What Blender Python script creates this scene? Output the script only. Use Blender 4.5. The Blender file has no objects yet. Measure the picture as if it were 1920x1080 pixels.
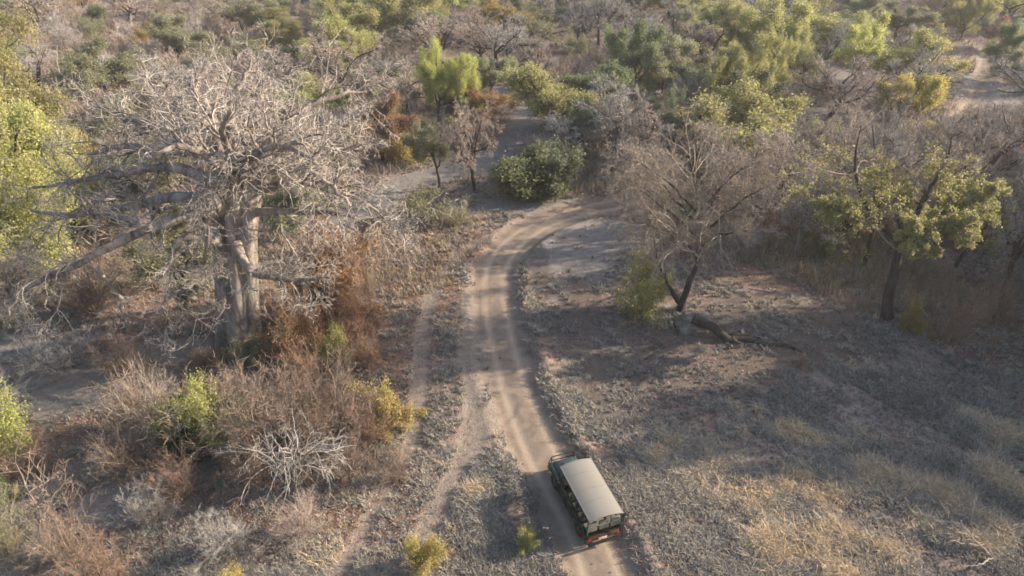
import bpy, bmesh, math, random
import numpy as np
from mathutils import Vector, Matrix

SC = bpy.context.scene
COL = SC.collection
# ------------------------------------------------------------------ camera
F_PX, PITCH, CAM_H = 1250.0, math.radians(32.0), 27.0
cam_data = bpy.data.cameras.new("camera")
cam_data.sensor_width = 36.0
cam_data.lens = F_PX / 1920 * 36.0
cam_data.clip_start = 0.5
cam_data.clip_end = 8000
cam = bpy.data.objects.new("camera", cam_data)
cam.location = (0, 0, CAM_H)
cam.rotation_euler = (math.radians(90) - PITCH, 0, 0)
COL.objects.link(cam)
SC.camera = cam
# ------------------------------------------------------------------ world, sun, exposure
SUN_EL, SUN_AZ = math.radians(22), math.radians(80)      # azimuth from +Y towards +X
world = bpy.data.worlds.new("World")
SC.world = world
world.use_nodes = True
wn = world.node_tree
bg = wn.nodes["Background"]
sky = wn.nodes.new("ShaderNodeTexSky")
sky.sky_type = 'NISHITA'
sky.sun_disc = False
sky.sun_elevation = SUN_EL
sky.sun_rotation = SUN_AZ
sky.dust_density = 2.5
sky.air_density = 1.0
wn.links.new(sky.outputs[0], bg.inputs[0])
bg.inputs[1].default_value = 0.135
sd = bpy.data.lights.new("sun", 'SUN')
sd.energy = 5.0
sd.angle = math.radians(0.6)
sd.color = (1.0, 0.86, 0.69)
sun = bpy.data.objects.new("sun", sd)
sv = Vector((math.sin(SUN_AZ) * math.cos(SUN_EL), math.cos(SUN_AZ) * math.cos(SUN_EL), math.sin(SUN_EL)))
sun.rotation_euler = sv.to_track_quat('Z', 'Y').to_euler()
sun.location = sv * 200
COL.objects.link(sun)
SC.view_settings.view_transform = 'Standard'
SC.view_settings.look = 'None'
SC.view_settings.exposure = 1.02
SC.view_settings.gamma = 1
SC.cycles.use_denoising = True
SC.cycles.max_bounces = 5
SC.cycles.diffuse_bounces = 3
SC.cycles.transparent_max_bounces = 4
SC.cycles.volume_bounces = 1
SC.cycles.filter_width = 1.7
SC.render.filter_size = 1.7

# ------------------------------------------------------------------ geometry helpers
def vnoise(x, y, s=0):
    """cheap smooth pseudo noise from sines, about -1..1"""
    return (np.sin(x * 1.0 + 1.7 * s + 1.3 * np.sin(y * 0.7 + s)) + np.sin(y * 1.1 - 0.9 * s + 1.1 * np.sin(x * 0.8 - s)) +
            np.sin((x + y) * 0.63 + 2.1 * s)) / 3.0

def hgt(x, y):
    x = np.asarray(x, float); y = np.asarray(y, float)
    return 0.22 * vnoise(x * 0.13, y * 0.13, 1) + 0.05 * vnoise(x * 0.6, y * 0.6, 2)

def G(px, py, z=None):
    """point where the sight line of a photo position meets the ground (or height z)"""
    a = (px - 960) / F_PX; b = -(py - 540) / F_PX
    d = np.array([a, math.cos(PITCH) + b * math.sin(PITCH), -math.sin(PITCH) + b * math.cos(PITCH)])
    zz = 0.0 if z is None else z
    for _ in range(4):
        t = (CAM_H - zz) / -d[2]
        p = np.array([0, 0, CAM_H]) + t * d
        if z is None: zz = float(hgt(p[0], p[1]))
    return p

def PL(px, py, Y):
    """point at forward distance Y seen at a photo position"""
    a = (px - 960) / F_PX; b = -(py - 540) / F_PX
    d = np.array([a, math.cos(PITCH) + b * math.sin(PITCH), -math.sin(PITCH) + b * math.cos(PITCH)])
    return np.array([0, 0, CAM_H]) + d * (Y / d[1])

def to_px(p):
    x, y, z = p[0], p[1], p[2] - CAM_H
    zc = y * math.cos(PITCH) - z * math.sin(PITCH)
    yc = y * math.sin(PITCH) + z * math.cos(PITCH)
    return 960 + F_PX * x / zc, 540 - F_PX * yc / zc

def norm(v):
    return v / np.maximum(np.linalg.norm(v, axis=-1, keepdims=True), 1e-9)

class Q:
    """collects quads (verts, faces, material index, per-vertex value)"""
    def __init__(s): s.v = []; s.f = []; s.m = []; s.a = []; s.n = 0
    def add(s, v, f, m=0, a=None):
        v = np.asarray(v, np.float32).reshape(-1, 3); f = np.asarray(f, np.int32).reshape(-1, 4)
        s.v.append(v); s.f.append(f + s.n); s.m.append(np.full(len(f), m, np.int32))
        s.a.append(np.zeros(len(v), np.float32) if a is None else np.asarray(a, np.float32)); s.n += len(v)
    def mesh(s, name, mats, smooth=True):
        v = np.concatenate(s.v); f = np.concatenate(s.f); m = np.concatenate(s.m); a = np.concatenate(s.a)
        me = bpy.data.meshes.new(name)
        me.vertices.add(len(v)); me.vertices.foreach_set("co", v.ravel())
        me.loops.add(f.size); me.loops.foreach_set("vertex_index", f.ravel())
        me.polygons.add(len(f)); me.polygons.foreach_set("loop_start", np.arange(0, f.size, 4, dtype=np.int32))
        me.polygons.foreach_set("material_index", m)
        me.polygons.foreach_set("use_smooth", np.full(len(f), smooth))
        for mt in mats: me.materials.append(mt)
        at = me.attributes.new("v", 'FLOAT', 'POINT'); at.data.foreach_set("value", a)
        me.update(calc_edges=True)
        return me

def tubes(q, pts, rad, M=3, m=0, a=None, flute=0.0, seed=0):
    """pts (N,n,3), rad (N,n): adds N tubes"""
    N, n, _ = pts.shape
    if N == 0: return
    tan = np.empty_like(pts)
    tan[:, 1:-1] = pts[:, 2:] - pts[:, :-2]; tan[:, 0] = pts[:, 1] - pts[:, 0]; tan[:, -1] = pts[:, -1] - pts[:, -2]
    tan = norm(tan)
    mean = norm(pts[:, -1] - pts[:, 0])
    ref = np.where(np.abs(mean[:, 2:3]) < 0.8, np.array([[0, 0, 1.0]]), np.array([[1.0, 0, 0]]))
    ref = np.repeat(ref[:, None, :], n, 1)
    u = norm(np.cross(tan, ref)); w = np.cross(tan, u)
    th = np.arange(M) * 2 * math.pi / M
    rr = rad[:, :, None] * np.ones(M)
    if flute:
        k = np.arange(n)[None, :, None]
        rr = rr * (1 + flute * (0.55 * np.sin(3 * th + seed + 0.15 * k) + 0.35 * np.sin(5 * th + 2 * seed - 0.22 * k) + 0.25 * np.sin(9 * th + seed * 3 + 0.3 * k)))
    ring = pts[:, :, None, :] + rr[..., None] * (np.cos(th)[None, None, :, None] * u[:, :, None, :] + np.sin(th)[None, None, :, None] * w[:, :, None, :])
    v = ring.reshape(-1, 3)
    base = (np.arange(N) * n * M)[:, None, None]
    i = np.arange(n - 1)[None, :, None] * M
    j = np.arange(M)[None, None, :]; j2 = (j + 1) % M
    f = np.stack([base + i + j, base + i + j2, base + i + M + j2, base + i + M + j], -1).reshape(-1, 4)
    av = np.zeros(N) if a is None else a
    q.add(v, f, m, np.repeat(av, n * M))
    # end caps for thick tubes
    if M >= 6:
        for e in (0, n - 1):
            ctr = pts[:, e]
            for b_ in range(N):
                ids = b_ * n * M + e * M + np.arange(M)
                vv = np.concatenate([v[ids], ctr[b_][None]])
                ff = [[k_, (k_ + 1) % M, M, M] for k_ in range(M)]
                ff = [[x0, x1, x2, x2] for x0, x1, x2, _ in ff]
                # fans as quads spanning two edges (M even)
                ff = [[k_, (k_ + 1) % M, (k_ + 2) % M, M] for k_ in range(0, M, 2)] if M % 2 == 0 else []
                if ff: q.add(vv, ff, m, np.full(M + 1, av[b_]))

def grow(rng, P0, D0, L, n, wob, grav, drag=0.0):
    N = len(P0); pts = np.empty((N, n + 1, 3)); pts[:, 0] = P0
    D = norm(D0); P = P0.copy()
    for i in range(n):
        D = norm(D + rng.normal(0, wob, (N, 3)) + np.array([0, 0, grav]))
        P = P + D * (L / n)[:, None]
        pts[:, i + 1] = P
    return pts

def kids(rng, pts, rad, L, k, tmin, tmax, ang, asd, lr, rr, flat=1.0, tl=0.5):
    N, n, _ = pts.shape
    idx = np.repeat(np.arange(N), k)
    K = len(idx)
    t = rng.uniform(tmin, tmax, K) * (n - 1)
    i = np.minimum(t.astype(int), n - 2); fr = (t - i)
    P = pts[idx, i] * (1 - fr)[:, None] + pts[idx, i + 1] * fr[:, None]
    T = norm(pts[idx, i + 1] - pts[idx, i])
    r = rad[idx, i] * (1 - fr) + rad[idx, i + 1] * fr
    rv = norm(rng.normal(0, 1, (K, 3)) * np.array([1, 1, flat]))
    perp = norm(rv - T * (rv * T).sum(1, keepdims=True))
    an = np.radians(rng.normal(ang, asd, K))
    D = np.cos(an)[:, None] * T + np.sin(an)[:, None] * perp
    tt = t / (n - 1)
    LL = L[idx] * lr * (1 - tl * tt) * rng.uniform(0.6, 1.25, K)
    return P, D, LL, np.minimum(r * rr, r), idx

def taper(R, n, end=0.25, p=1.0):
    t = np.linspace(0, 1, n + 1)
    return R[:, None] * (1 - (1 - end) * t[None, :] ** p)

def leaves(q, rng, pts, per, size, spread, m=1, flatz=0.5, tmin=0.1, elong=1.7):
    N, n, _ = pts.shape
    idx = np.repeat(np.arange(N), per); K = len(idx)
    if K == 0: return
    t = rng.uniform(tmin, 1, K) * (n - 1); i = np.minimum(t.astype(int), n - 2); fr = (t - i)[:, None]
    P = pts[idx, i] * (1 - fr) + pts[idx, i + 1] * fr + rng.normal(0, spread, (K, 3))
    nn = norm(rng.normal(0, 1, (K, 3)) + np.array([0, 0, 1.0]) * flatz)
    a = norm(np.cross(nn, rng.normal(0, 1, (K, 3)))); b = np.cross(nn, a)
    s = (size * rng.uniform(0.6, 1.35, K))[:, None]
    v = np.stack([P - a * s * elong * .5, P - b * s * .5, P + a * s * elong * .5, P + b * s * .5], 1)
    f = np.arange(K * 4).reshape(K, 4)
    cl = rng.uniform(0, 1, N)[idx] * 0.5 + rng.uniform(0, 1, K) * 0.5
    q.add(v.reshape(-1, 3), f, m, np.repeat(cl, 4))

# ------------------------------------------------------------------ materials
def mat(name): 
    m = bpy.data.materials.new(name); m.use_nodes = True
    nt = m.node_tree; b = nt.nodes["Principled BSDF"]; b.inputs["Roughness"].default_value = 0.85
    b.inputs["Specular IOR Level"].default_value = 0.2
    return m, nt, b

def ramp(nt, src, stops):
    r = nt.nodes.new("ShaderNodeValToRGB"); e = r.color_ramp.elements
    while len(e) > 1: e.remove(e[-1])
    e[0].position = stops[0][0]; e[0].color = (*stops[0][1], 1)
    for p, c in stops[1:]:
        x = e.new(p); x.color = (*c, 1)
    nt.links.new(src, r.inputs[0]); return r.outputs[0]

def noise(nt, scale, detail=4, rough=0.55, vec=None, dist=0.0):
    n = nt.nodes.new("ShaderNodeTexNoise"); n.inputs["Scale"].default_value = scale
    n.inputs["Detail"].default_value = detail; n.inputs["Roughness"].default_value = rough
    n.inputs["Distortion"].default_value = dist
    if vec is not None: nt.links.new(vec, n.inputs["Vector"])
    return n.outputs[0]

def mixc(nt, fac, a, b, mode='MIX'):
    m = nt.nodes.new("ShaderNodeMix"); m.data_type = 'RGBA'; m.blend_type = mode
    for s, val in ((m.inputs[0], fac), (m.inputs[6], a), (m.inputs[7], b)):
        if isinstance(val, (int, float)): s.default_value = val
        elif isinstance(val, tuple): s.default_value = (*val, 1)
        else: nt.links.new(val, s)
    return m.outputs[2]

def attr(nt, name):
    a = nt.nodes.new("ShaderNodeAttribute"); a.attribute_name = name; return a.outputs["Fac"]

def mth(nt, op, a, b=0.0, clamp=False):
    m = nt.nodes.new("ShaderNodeMath"); m.operation = op; m.use_clamp = clamp
    for s, val in ((m.inputs[0], a), (m.inputs[1], b)):
        if isinstance(val, (int, float)): s.default_value = val
        else: nt.links.new(val, s)
    return m.outputs[0]

def leaf_mat(name, c1, c2, trans=0.48):
    m, nt, b = mat(name)
    col = ramp(nt, attr(nt, "v"), [(0.0, c1), (1.0, c2)])
    oi = nt.nodes.new("ShaderNodeObjectInfo")
    hs = nt.nodes.new("ShaderNodeHueSaturation")
    nt.links.new(col, hs.inputs["Color"])
    nt.links.new(mth(nt, 'ADD', mth(nt, 'MULTIPLY', oi.outputs["Random"], 0.03), 0.485), hs.inputs["Hue"])
    nt.links.new(mth(nt, 'ADD', mth(nt, 'MULTIPLY', oi.outputs["Random"], 0.35), 0.82), hs.inputs["Value"])
    nt.links.new(hs.outputs[0], b.inputs["Base Color"])
    tr = nt.nodes.new("ShaderNodeBsdfTranslucent"); nt.links.new(hs.outputs[0], tr.inputs[0])
    mx = nt.nodes.new("ShaderNodeMixShader"); mx.inputs[0].default_value = trans
    out = nt.nodes["Material Output"]
    nt.links.new(b.outputs[0], mx.inputs[1]); nt.links.new(tr.outputs[0], mx.inputs[2]); nt.links.new(mx.outputs[0], out.inputs[0])
    return m

def twig_mat(name, c1, c2):
    m, nt, b = mat(name)
    col = ramp(nt, attr(nt, "v"), [(0.0, c1), (1.0, c2)])
    nt.links.new(col, b.inputs["Base Color"]); return m

def bark_mat(name, c1, c2, scale=3.0, bump=0.4, streak=True):
    m, nt, b = mat(name)
    tc = nt.nodes.new("ShaderNodeTexCoord"); mp = nt.nodes.new("ShaderNodeMapping")
    mp.inputs["Scale"].default_value = (1, 1, 0.25 if streak else 1)
    nt.links.new(tc.outputs["Object"], mp.inputs["Vector"])
    n1 = noise(nt, scale, 6, 0.65, mp.outputs[0], 0.4)
    n2 = noise(nt, scale * 6, 4, 0.6, mp.outputs[0])
    f = mth(nt, 'ADD', mth(nt, 'MULTIPLY', n1, 0.7), mth(nt, 'MULTIPLY', n2, 0.3))
    nt.links.new(ramp(nt, f, [(0.36, c1), (0.62, c2)]), b.inputs["Base Color"])
    bp = nt.nodes.new("ShaderNodeBump"); bp.inputs["Strength"].default_value = bump; bp.inputs["Distance"].default_value = 0.06
    nt.links.new(f, bp.inputs["Height"]); nt.links.new(bp.outputs[0], b.inputs["Normal"])
    return m

M = {}
M['bark_dark'] = bark_mat('dark_bark', (0.026, 0.021, 0.019), (0.085, 0.07, 0.06))
M['bark_grey'] = bark_mat('grey_bark', (0.13, 0.11, 0.10), (0.30, 0.26, 0.23))
M['bark_pale'] = bark_mat('pale_bark', (0.19, 0.16, 0.13), (0.42, 0.36, 0.295))
M['baobab'] = bark_mat('baobab_bark', (0.055, 0.048, 0.045), (0.40, 0.335, 0.285), 1.3, 1.3)
M['baobab_twig'] = twig_mat('baobab_twigs', (0.10, 0.088, 0.08), (0.62, 0.55, 0.48))
M['tw_brown'] = twig_mat('brown_twigs', (0.19, 0.15, 0.12), (0.48, 0.40, 0.31))
M['tw_pink'] = twig_mat('mauve_brown_twigs', (0.24, 0.19, 0.16), (0.56, 0.46, 0.39))
M['tw_dull'] = twig_mat('dull_brown_twigs', (0.12, 0.09, 0.072), (0.38, 0.29, 0.225))
M['tw_tan'] = twig_mat('tan_twigs', (0.27, 0.215, 0.17), (0.64, 0.535, 0.44))
M['tw_grey'] = twig_mat('grey_twigs', (0.20, 0.19, 0.175), (0.52, 0.48, 0.43))
M['tw_pale'] = twig_mat('pale_twigs', (0.20, 0.18, 0.155), (0.46, 0.41, 0.355))
M['tw_rust'] = twig_mat('russet_twigs', (0.18, 0.115, 0.085), (0.42, 0.285, 0.20))
M['tw_olive'] = twig_mat('olive_twigs', (0.18, 0.165, 0.10), (0.42, 0.39, 0.25))
M['lf_yg'] = leaf_mat('yellow_green_leaves', (0.25, 0.25, 0.10), (0.60, 0.57, 0.26))
M['lf_green'] = leaf_mat('green_leaves', (0.12, 0.145, 0.075), (0.33, 0.36, 0.19))
M['lf_olive'] = leaf_mat('olive_leaves', (0.18, 0.185, 0.11), (0.45, 0.44, 0.27))
M['lf_yellow'] = leaf_mat('golden_leaves', (0.28, 0.22, 0.08), (0.60, 0.49, 0.19))
M['lf_orange'] = leaf_mat('orange_leaves', (0.27, 0.165, 0.095), (0.50, 0.34, 0.19))
M['lf_lime'] = leaf_mat('lime_yellow_leaves', (0.28, 0.285, 0.09), (0.60, 0.57, 0.22))
M['lf_dry'] = leaf_mat('dry_brown_leaves', (0.18, 0.12, 0.085), (0.44, 0.33, 0.24))
M['lf_dark'] = leaf_mat('dark_green_leaves', (0.03, 0.055, 0.015), (0.10, 0.15, 0.04))
M['lf_greygreen'] = leaf_mat('grey_green_leaves', (0.11, 0.125, 0.08), (0.27, 0.29, 0.20))

# ------------------------------------------------------------------ tracks and zones from photo positions
def path(pts): return np.array([G(x, y)[:2] for x, y in pts])
def smooth_path(P, it=2):
    for _ in range(it):
        a = P[:-1] * .75 + P[1:] * .25; b = P[:-1] * .25 + P[1:] * .75
        P = np.concatenate([P[:1], np.stack([a, b], 1).reshape(-1, 2), P[-1:]])
    return P
ROAD = smooth_path(path([(1160, 1200), (1130, 1060), (1090, 985), (1045, 900), (1008, 830), (980, 760), (957, 700), (942, 640), (930, 580), (926, 530), (934, 490), (958, 455), (1000, 425), (1050, 405), (1105, 390), (1165, 378), (1230, 366), (1330, 352), (1480, 335), (1640, 290), (1760, 240), (1820, 200), (1838, 165), (1838, 140), (1845, 120), (1852, 95), (1800, 62), (1700, 40)]))
RUTS = [smooth_path(path(p)) for p in (
    [(620, 1120), (690, 980), (735, 905), (770, 840), (786, 780), (786, 700), (792, 620), (806, 560), (830, 505), (868, 468), (925, 442), (985, 425)],
    [(760, 1120), (815, 975), (850, 905), (880, 850), (892, 780), (888, 700), (880, 640), (882, 590), (890, 540)],
    [(880, 850), (915, 800), (945, 750)])]
RIVER = smooth_path(path([(640, 420), (740, 345), (860, 320), (960, 275), (990, 225), (965, 180), (940, 165)]))
def pdist(x, y, P):
    """distance to and signed side of a polyline"""
    d = np.full(x.shape, 1e9); sgn = np.zeros(x.shape); al = np.zeros(x.shape); acc = 0
    for a, b in zip(P[:-1], P[1:]):
        e = b - a; l2 = (e ** 2).sum() + 1e-9
        t = np.clip(((x - a[0]) * e[0] + (y - a[1]) * e[1]) / l2, 0, 1)
        dx = x - a[0] - t * e[0]; dy = y - a[1] - t * e[1]
        dd = np.hypot(dx, dy); s = e[0] * dy - e[1] * dx
        u = dd < d; d = np.where(u, dd, d); sgn = np.where(u, np.sign(s), sgn)
        al = np.where(u, acc + t * math.sqrt(l2), al); acc += math.sqrt(l2)
    return d, sgn, al
def blob(x, y, spots):
    """soft union of ellipses given in photo positions (cx, cy, rx, ry)"""
    r = np.zeros(x.shape)
    for cx, cy, rx, ry in spots:
        c = G(cx, cy); ex = abs(G(cx + rx, cy)[0] - c[0]); ey = abs(G(cx, cy - ry)[1] - c[1])
        q = np.hypot((x - c[0]) / ex, (y - c[1]) / ey) + 0.16 * vnoise(x * .9, y * .9, cx)
        r = np.maximum(r, np.clip((1.12 - q) / 0.28, 0, 1))
    return r
BARE = [(1075, 470, 95, 50), (1150, 440, 60, 30), (255, 940, 120, 48), (120, 725, 130, 60), (330, 655, 90, 22), 
        (910, 300, 80, 20), (1860, 175, 80, 40), (1590, 150, 50, 40), (1560, 215, 90, 14), (1000, 385, 120, 18), (40, 640, 60, 30)]
LITTER = [(500, 980, 300, 70), (700, 900, 90, 60), (560, 930, 260, 90), (560, 700, 240, 110), (300, 860, 300, 110), (760, 560, 110, 90), (1780, 570, 110, 90), (300, 590, 200, 70), (1450, 480, 200, 60), (820, 460, 130, 40), (1560, 480, 200, 60)]
DARK = [(1090, 610, 50, 80), (1130, 710, 50, 60), (1010, 500, 22, 60), (1300, 670, 190, 70), (1480, 620, 160, 70)]  # burnt ground, plus bank and tree shade painted into the soil colour
def zones(x, y):
    dr, sr, ar = pdist(x, y, ROAD)
    road = np.clip((road_w(x, y) - dr) / 0.55 + 0.5, 0, 1)
    rut = np.zeros_like(x)
    for k, R in enumerate(RUTS):
        d, _, _ = pdist(x, y, R)
        ww = (0.58, 0.7, 0.8)[k] + 0.15 * vnoise(x * 1.5, y * 1.5, 5)
        rut = np.maximum(rut, np.clip((ww - d) / 0.3 + 0.5, 0, 1))
    bare = np.maximum(blob(x, y, BARE), 0)
    d, _, _ = pdist(x, y, RIVER)
    river = np.clip((2.6 - d + 0.6 * vnoise(x * .5, y * .5, 7)) / 1.2, 0, 1)
    bare = np.maximum(bare, river)
    lit = blob(x, y, LITTER)
    return dr, sr, road, rut, bare, lit

def road_w(x, y):
    c = G(1000, 420); far = np.clip((np.asarray(y) - 62) / 12, 0, 1)
    return (1.62 + 0.26 * vnoise(x * .8, y * .8, 3) + 0.35 * np.exp(-((x - c[0]) ** 2 + (y - c[1]) ** 2) / 50)) * (1 - .42 * far)

def road_h(dr, sr, road):
    """the track lies a little below the veld with a small bank, and two wheel lines"""
    h = -0.16 * road
    h = h - 0.035 * np.exp(-((dr - 0.78) / 0.22) ** 2)
    h = h + np.where(sr < 0, .20, .07) * np.exp(-((dr - 2.35) / 0.36) ** 2) * (dr < 6)
    return h
def gh(x, y):
    """final ground height"""
    x = np.atleast_1d(np.asarray(x, float)); y = np.atleast_1d(np.asarray(y, float))
    dr, sr, _ = pdist(x, y, ROAD)
    road = np.clip((road_w(x, y) - dr) / 0.55 + 0.5, 0, 1)
    return hgt(x, y) + road_h(dr, sr, road)

# ------------------------------------------------------------------ ground
def ground_material():
    m, nt, b = mat('veld_soil')
    tc = nt.nodes.new("ShaderNodeTexCoord"); P = tc.outputs["Object"]
    n1 = noise(nt, 0.22, 5, 0.6, P); n2 = noise(nt, 2.2, 6, 0.7, P, 0.6); n3 = noise(nt, 9, 4, 0.7, P)
    soil = ramp(nt, n2, [(0.32, (0.12, 0.10, 0.085)), (0.5, (0.25, 0.21, 0.175)), (0.68, (0.37, 0.31, 0.26))])
    warm = ramp(nt, n3, [(0.35, (0.16, 0.10, 0.078)), (0.65, (0.37, 0.25, 0.19))])
    col = mixc(nt, mth(nt, 'MULTIPLY', ramp(nt, n1, [(0.40, (0, 0, 0)), (0.56, (1, 1, 1))]), 0.7), soil, warm)
    lit = ramp(nt, n3, [(0.35, (0.12, 0.07, 0.05)), (0.62, (0.30, 0.19, 0.14))])
    col = mixc(nt, mth(nt, 'MULTIPLY', attr(nt, 'litter'), 0.7), col, lit)
    bare = ramp(nt, n2, [(0.3, (0.18, 0.165, 0.15)), (0.7, (0.275, 0.25, 0.225))])
    col = mixc(nt, mth(nt, 'MULTIPLY', attr(nt, 'bare'), 0.85), col, bare)
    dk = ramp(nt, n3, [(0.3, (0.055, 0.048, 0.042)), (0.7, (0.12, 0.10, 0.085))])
    col = mixc(nt, mth(nt, 'MULTIPLY', attr(nt, 'scorch_shade'), 0.6), col, dk)
    mp = nt.nodes.new("ShaderNodeMapping"); nt.links.new(P, mp.inputs[0])
    rd = ramp(nt, noise(nt, 1.1, 6, 0.6, P, 0.5), [(0.3, (0.165, 0.13, 0.10)), (0.7, (0.30, 0.235, 0.18))])
    rd = mixc(nt, mth(nt, 'MULTIPLY', attr(nt, 'wheel'), 0.75), rd, (0.44, 0.345, 0.262))
    tr = ramp(nt, n2, [(0.3, (0.20, 0.165, 0.135)), (0.7, (0.32, 0.265, 0.215))])
    col = mixc(nt, mth(nt, 'MULTIPLY', attr(nt, 'track'), 1.2, True), col, tr)
    edge = mth(nt, 'ADD', attr(nt, 'road'), mth(nt, 'MULTIPLY', mth(nt, 'SUBTRACT', n3, 0.5), 0.9), True)
    edge = mth(nt, 'MULTIPLY', edge, mth(nt, 'MULTIPLY', attr(nt, 'road'), 4.0, True), True)
    col = mixc(nt, edge, col, rd)
    nt.links.new(col, b.inputs["Base Color"]); b.inputs["Roughness"].default_value = 0.95
    bp = nt.nodes.new("ShaderNodeBump"); bp.inputs["Distance"].default_value = 0.10
    nt.links.new(mth(nt, 'SUBTRACT', 0.9, mth(nt, 'MULTIPLY', attr(nt, 'road'), 0.65)), bp.inputs["Strength"])
    nt.links.new(mth(nt, 'ADD', n2, mth(nt, 'MULTIPLY', n3, 0.5)), bp.inputs["Height"]); nt.links.new(bp.outputs[0], b.inputs["Normal"])
    return m
M['ground'] = ground_material()

def build_ground():
    ys = [12.0]
    while ys[-1] < 185: ys.append(ys[-1] * 1.0078)
    ys = np.array([-400, -100, -40, -15, 0, 5, 9] + ys + [200, 240, 320, 500, 900, 2000, 5000])
    u = np.linspace(-1, 1, 401)
    ext = np.array([1.05, 1.15, 1.4, 2, 4, 10, 40])
    u = np.concatenate([-ext[::-1], u, ext])
    W = np.maximum(0.95 * np.abs(ys) + 8, 19)
    X = W[:, None] * u[None, :]; Y = np.repeat(ys[:, None], len(u), 1)
    dr, sr, road, rut, bare, lit = zones(X, Y)
    Z = hgt(X, Y) + road_h(dr, sr, road) - 0.06 * rut + 0.03 * vnoise(X * 3, Y * 3, 4) * (1 - road)
    wheel = np.exp(-((dr - 0.76 - .07 * vnoise(X * .5, Y * .5, 21)) / 0.21) ** 2)
    scorch_shade = blob(X, Y, DARK)  # mask for burnt soil together with the painted shade
    nr, nc = X.shape
    v = np.stack([X, Y, Z], -1).reshape(-1, 3)
    i = np.arange(nr - 1)[:, None] * nc + np.arange(nc - 1)[None, :]
    f = np.stack([i, i + 1, i + nc + 1, i + nc], -1).reshape(-1, 4)
    rd = road.ravel()[f].mean(1); rt = rut.ravel()[f].mean(1)
    zone = np.where(rd > 0.45, 1, np.where(rt > 0.5, 2, 0))
    at = {'road': road, 'track': rut * (1 - road), 'bare': bare, 'litter': lit, 'wheel': wheel * road, 'scorch_shade': scorch_shade}
    # one set of normals for all three sheets, so no seam shows
    for k, nm in ((0, 'ground'), (1, 'dirt_road'), (2, 'wheel_track_path')):
        ff = f[zone == k]; use, inv = np.unique(ff, return_inverse=True)
        q = Q(); q.add(v[use], inv.reshape(-1, 4)); me = q.mesh(nm, [M['ground']])
        for an, av in at.items():
            a = me.attributes.new(an, 'FLOAT', 'POINT'); a.data.foreach_set("value", av.ravel()[use].astype(np.float32))
        gx = np.gradient(Z, axis=1) / np.gradient(X, axis=1); gy = np.gradient(Z, axis=0) / np.gradient(Y, axis=0)
        nrm = norm(np.stack([-gx, -gy, np.ones_like(gx)], -1)).reshape(-1, 3)[use]
        me.normals_split_custom_set_from_vertices([tuple(t) for t in nrm])
        o = bpy.data.objects.new(nm, me); COL.objects.link(o); o['kind'] = 'structure'
build_ground()

# ------------------------------------------------------------------ tagging
def tag(o, label, cat, group=None, kind=None):
    o['label'] = label; o['category'] = cat
    if group: o['group'] = group
    if kind: o['kind'] = kind
def child(name, me, parent, loc=None):
    o = bpy.data.objects.new(name, me); COL.objects.link(o); o.parent = parent
    if loc is not None: o.location = loc
    return o

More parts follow.
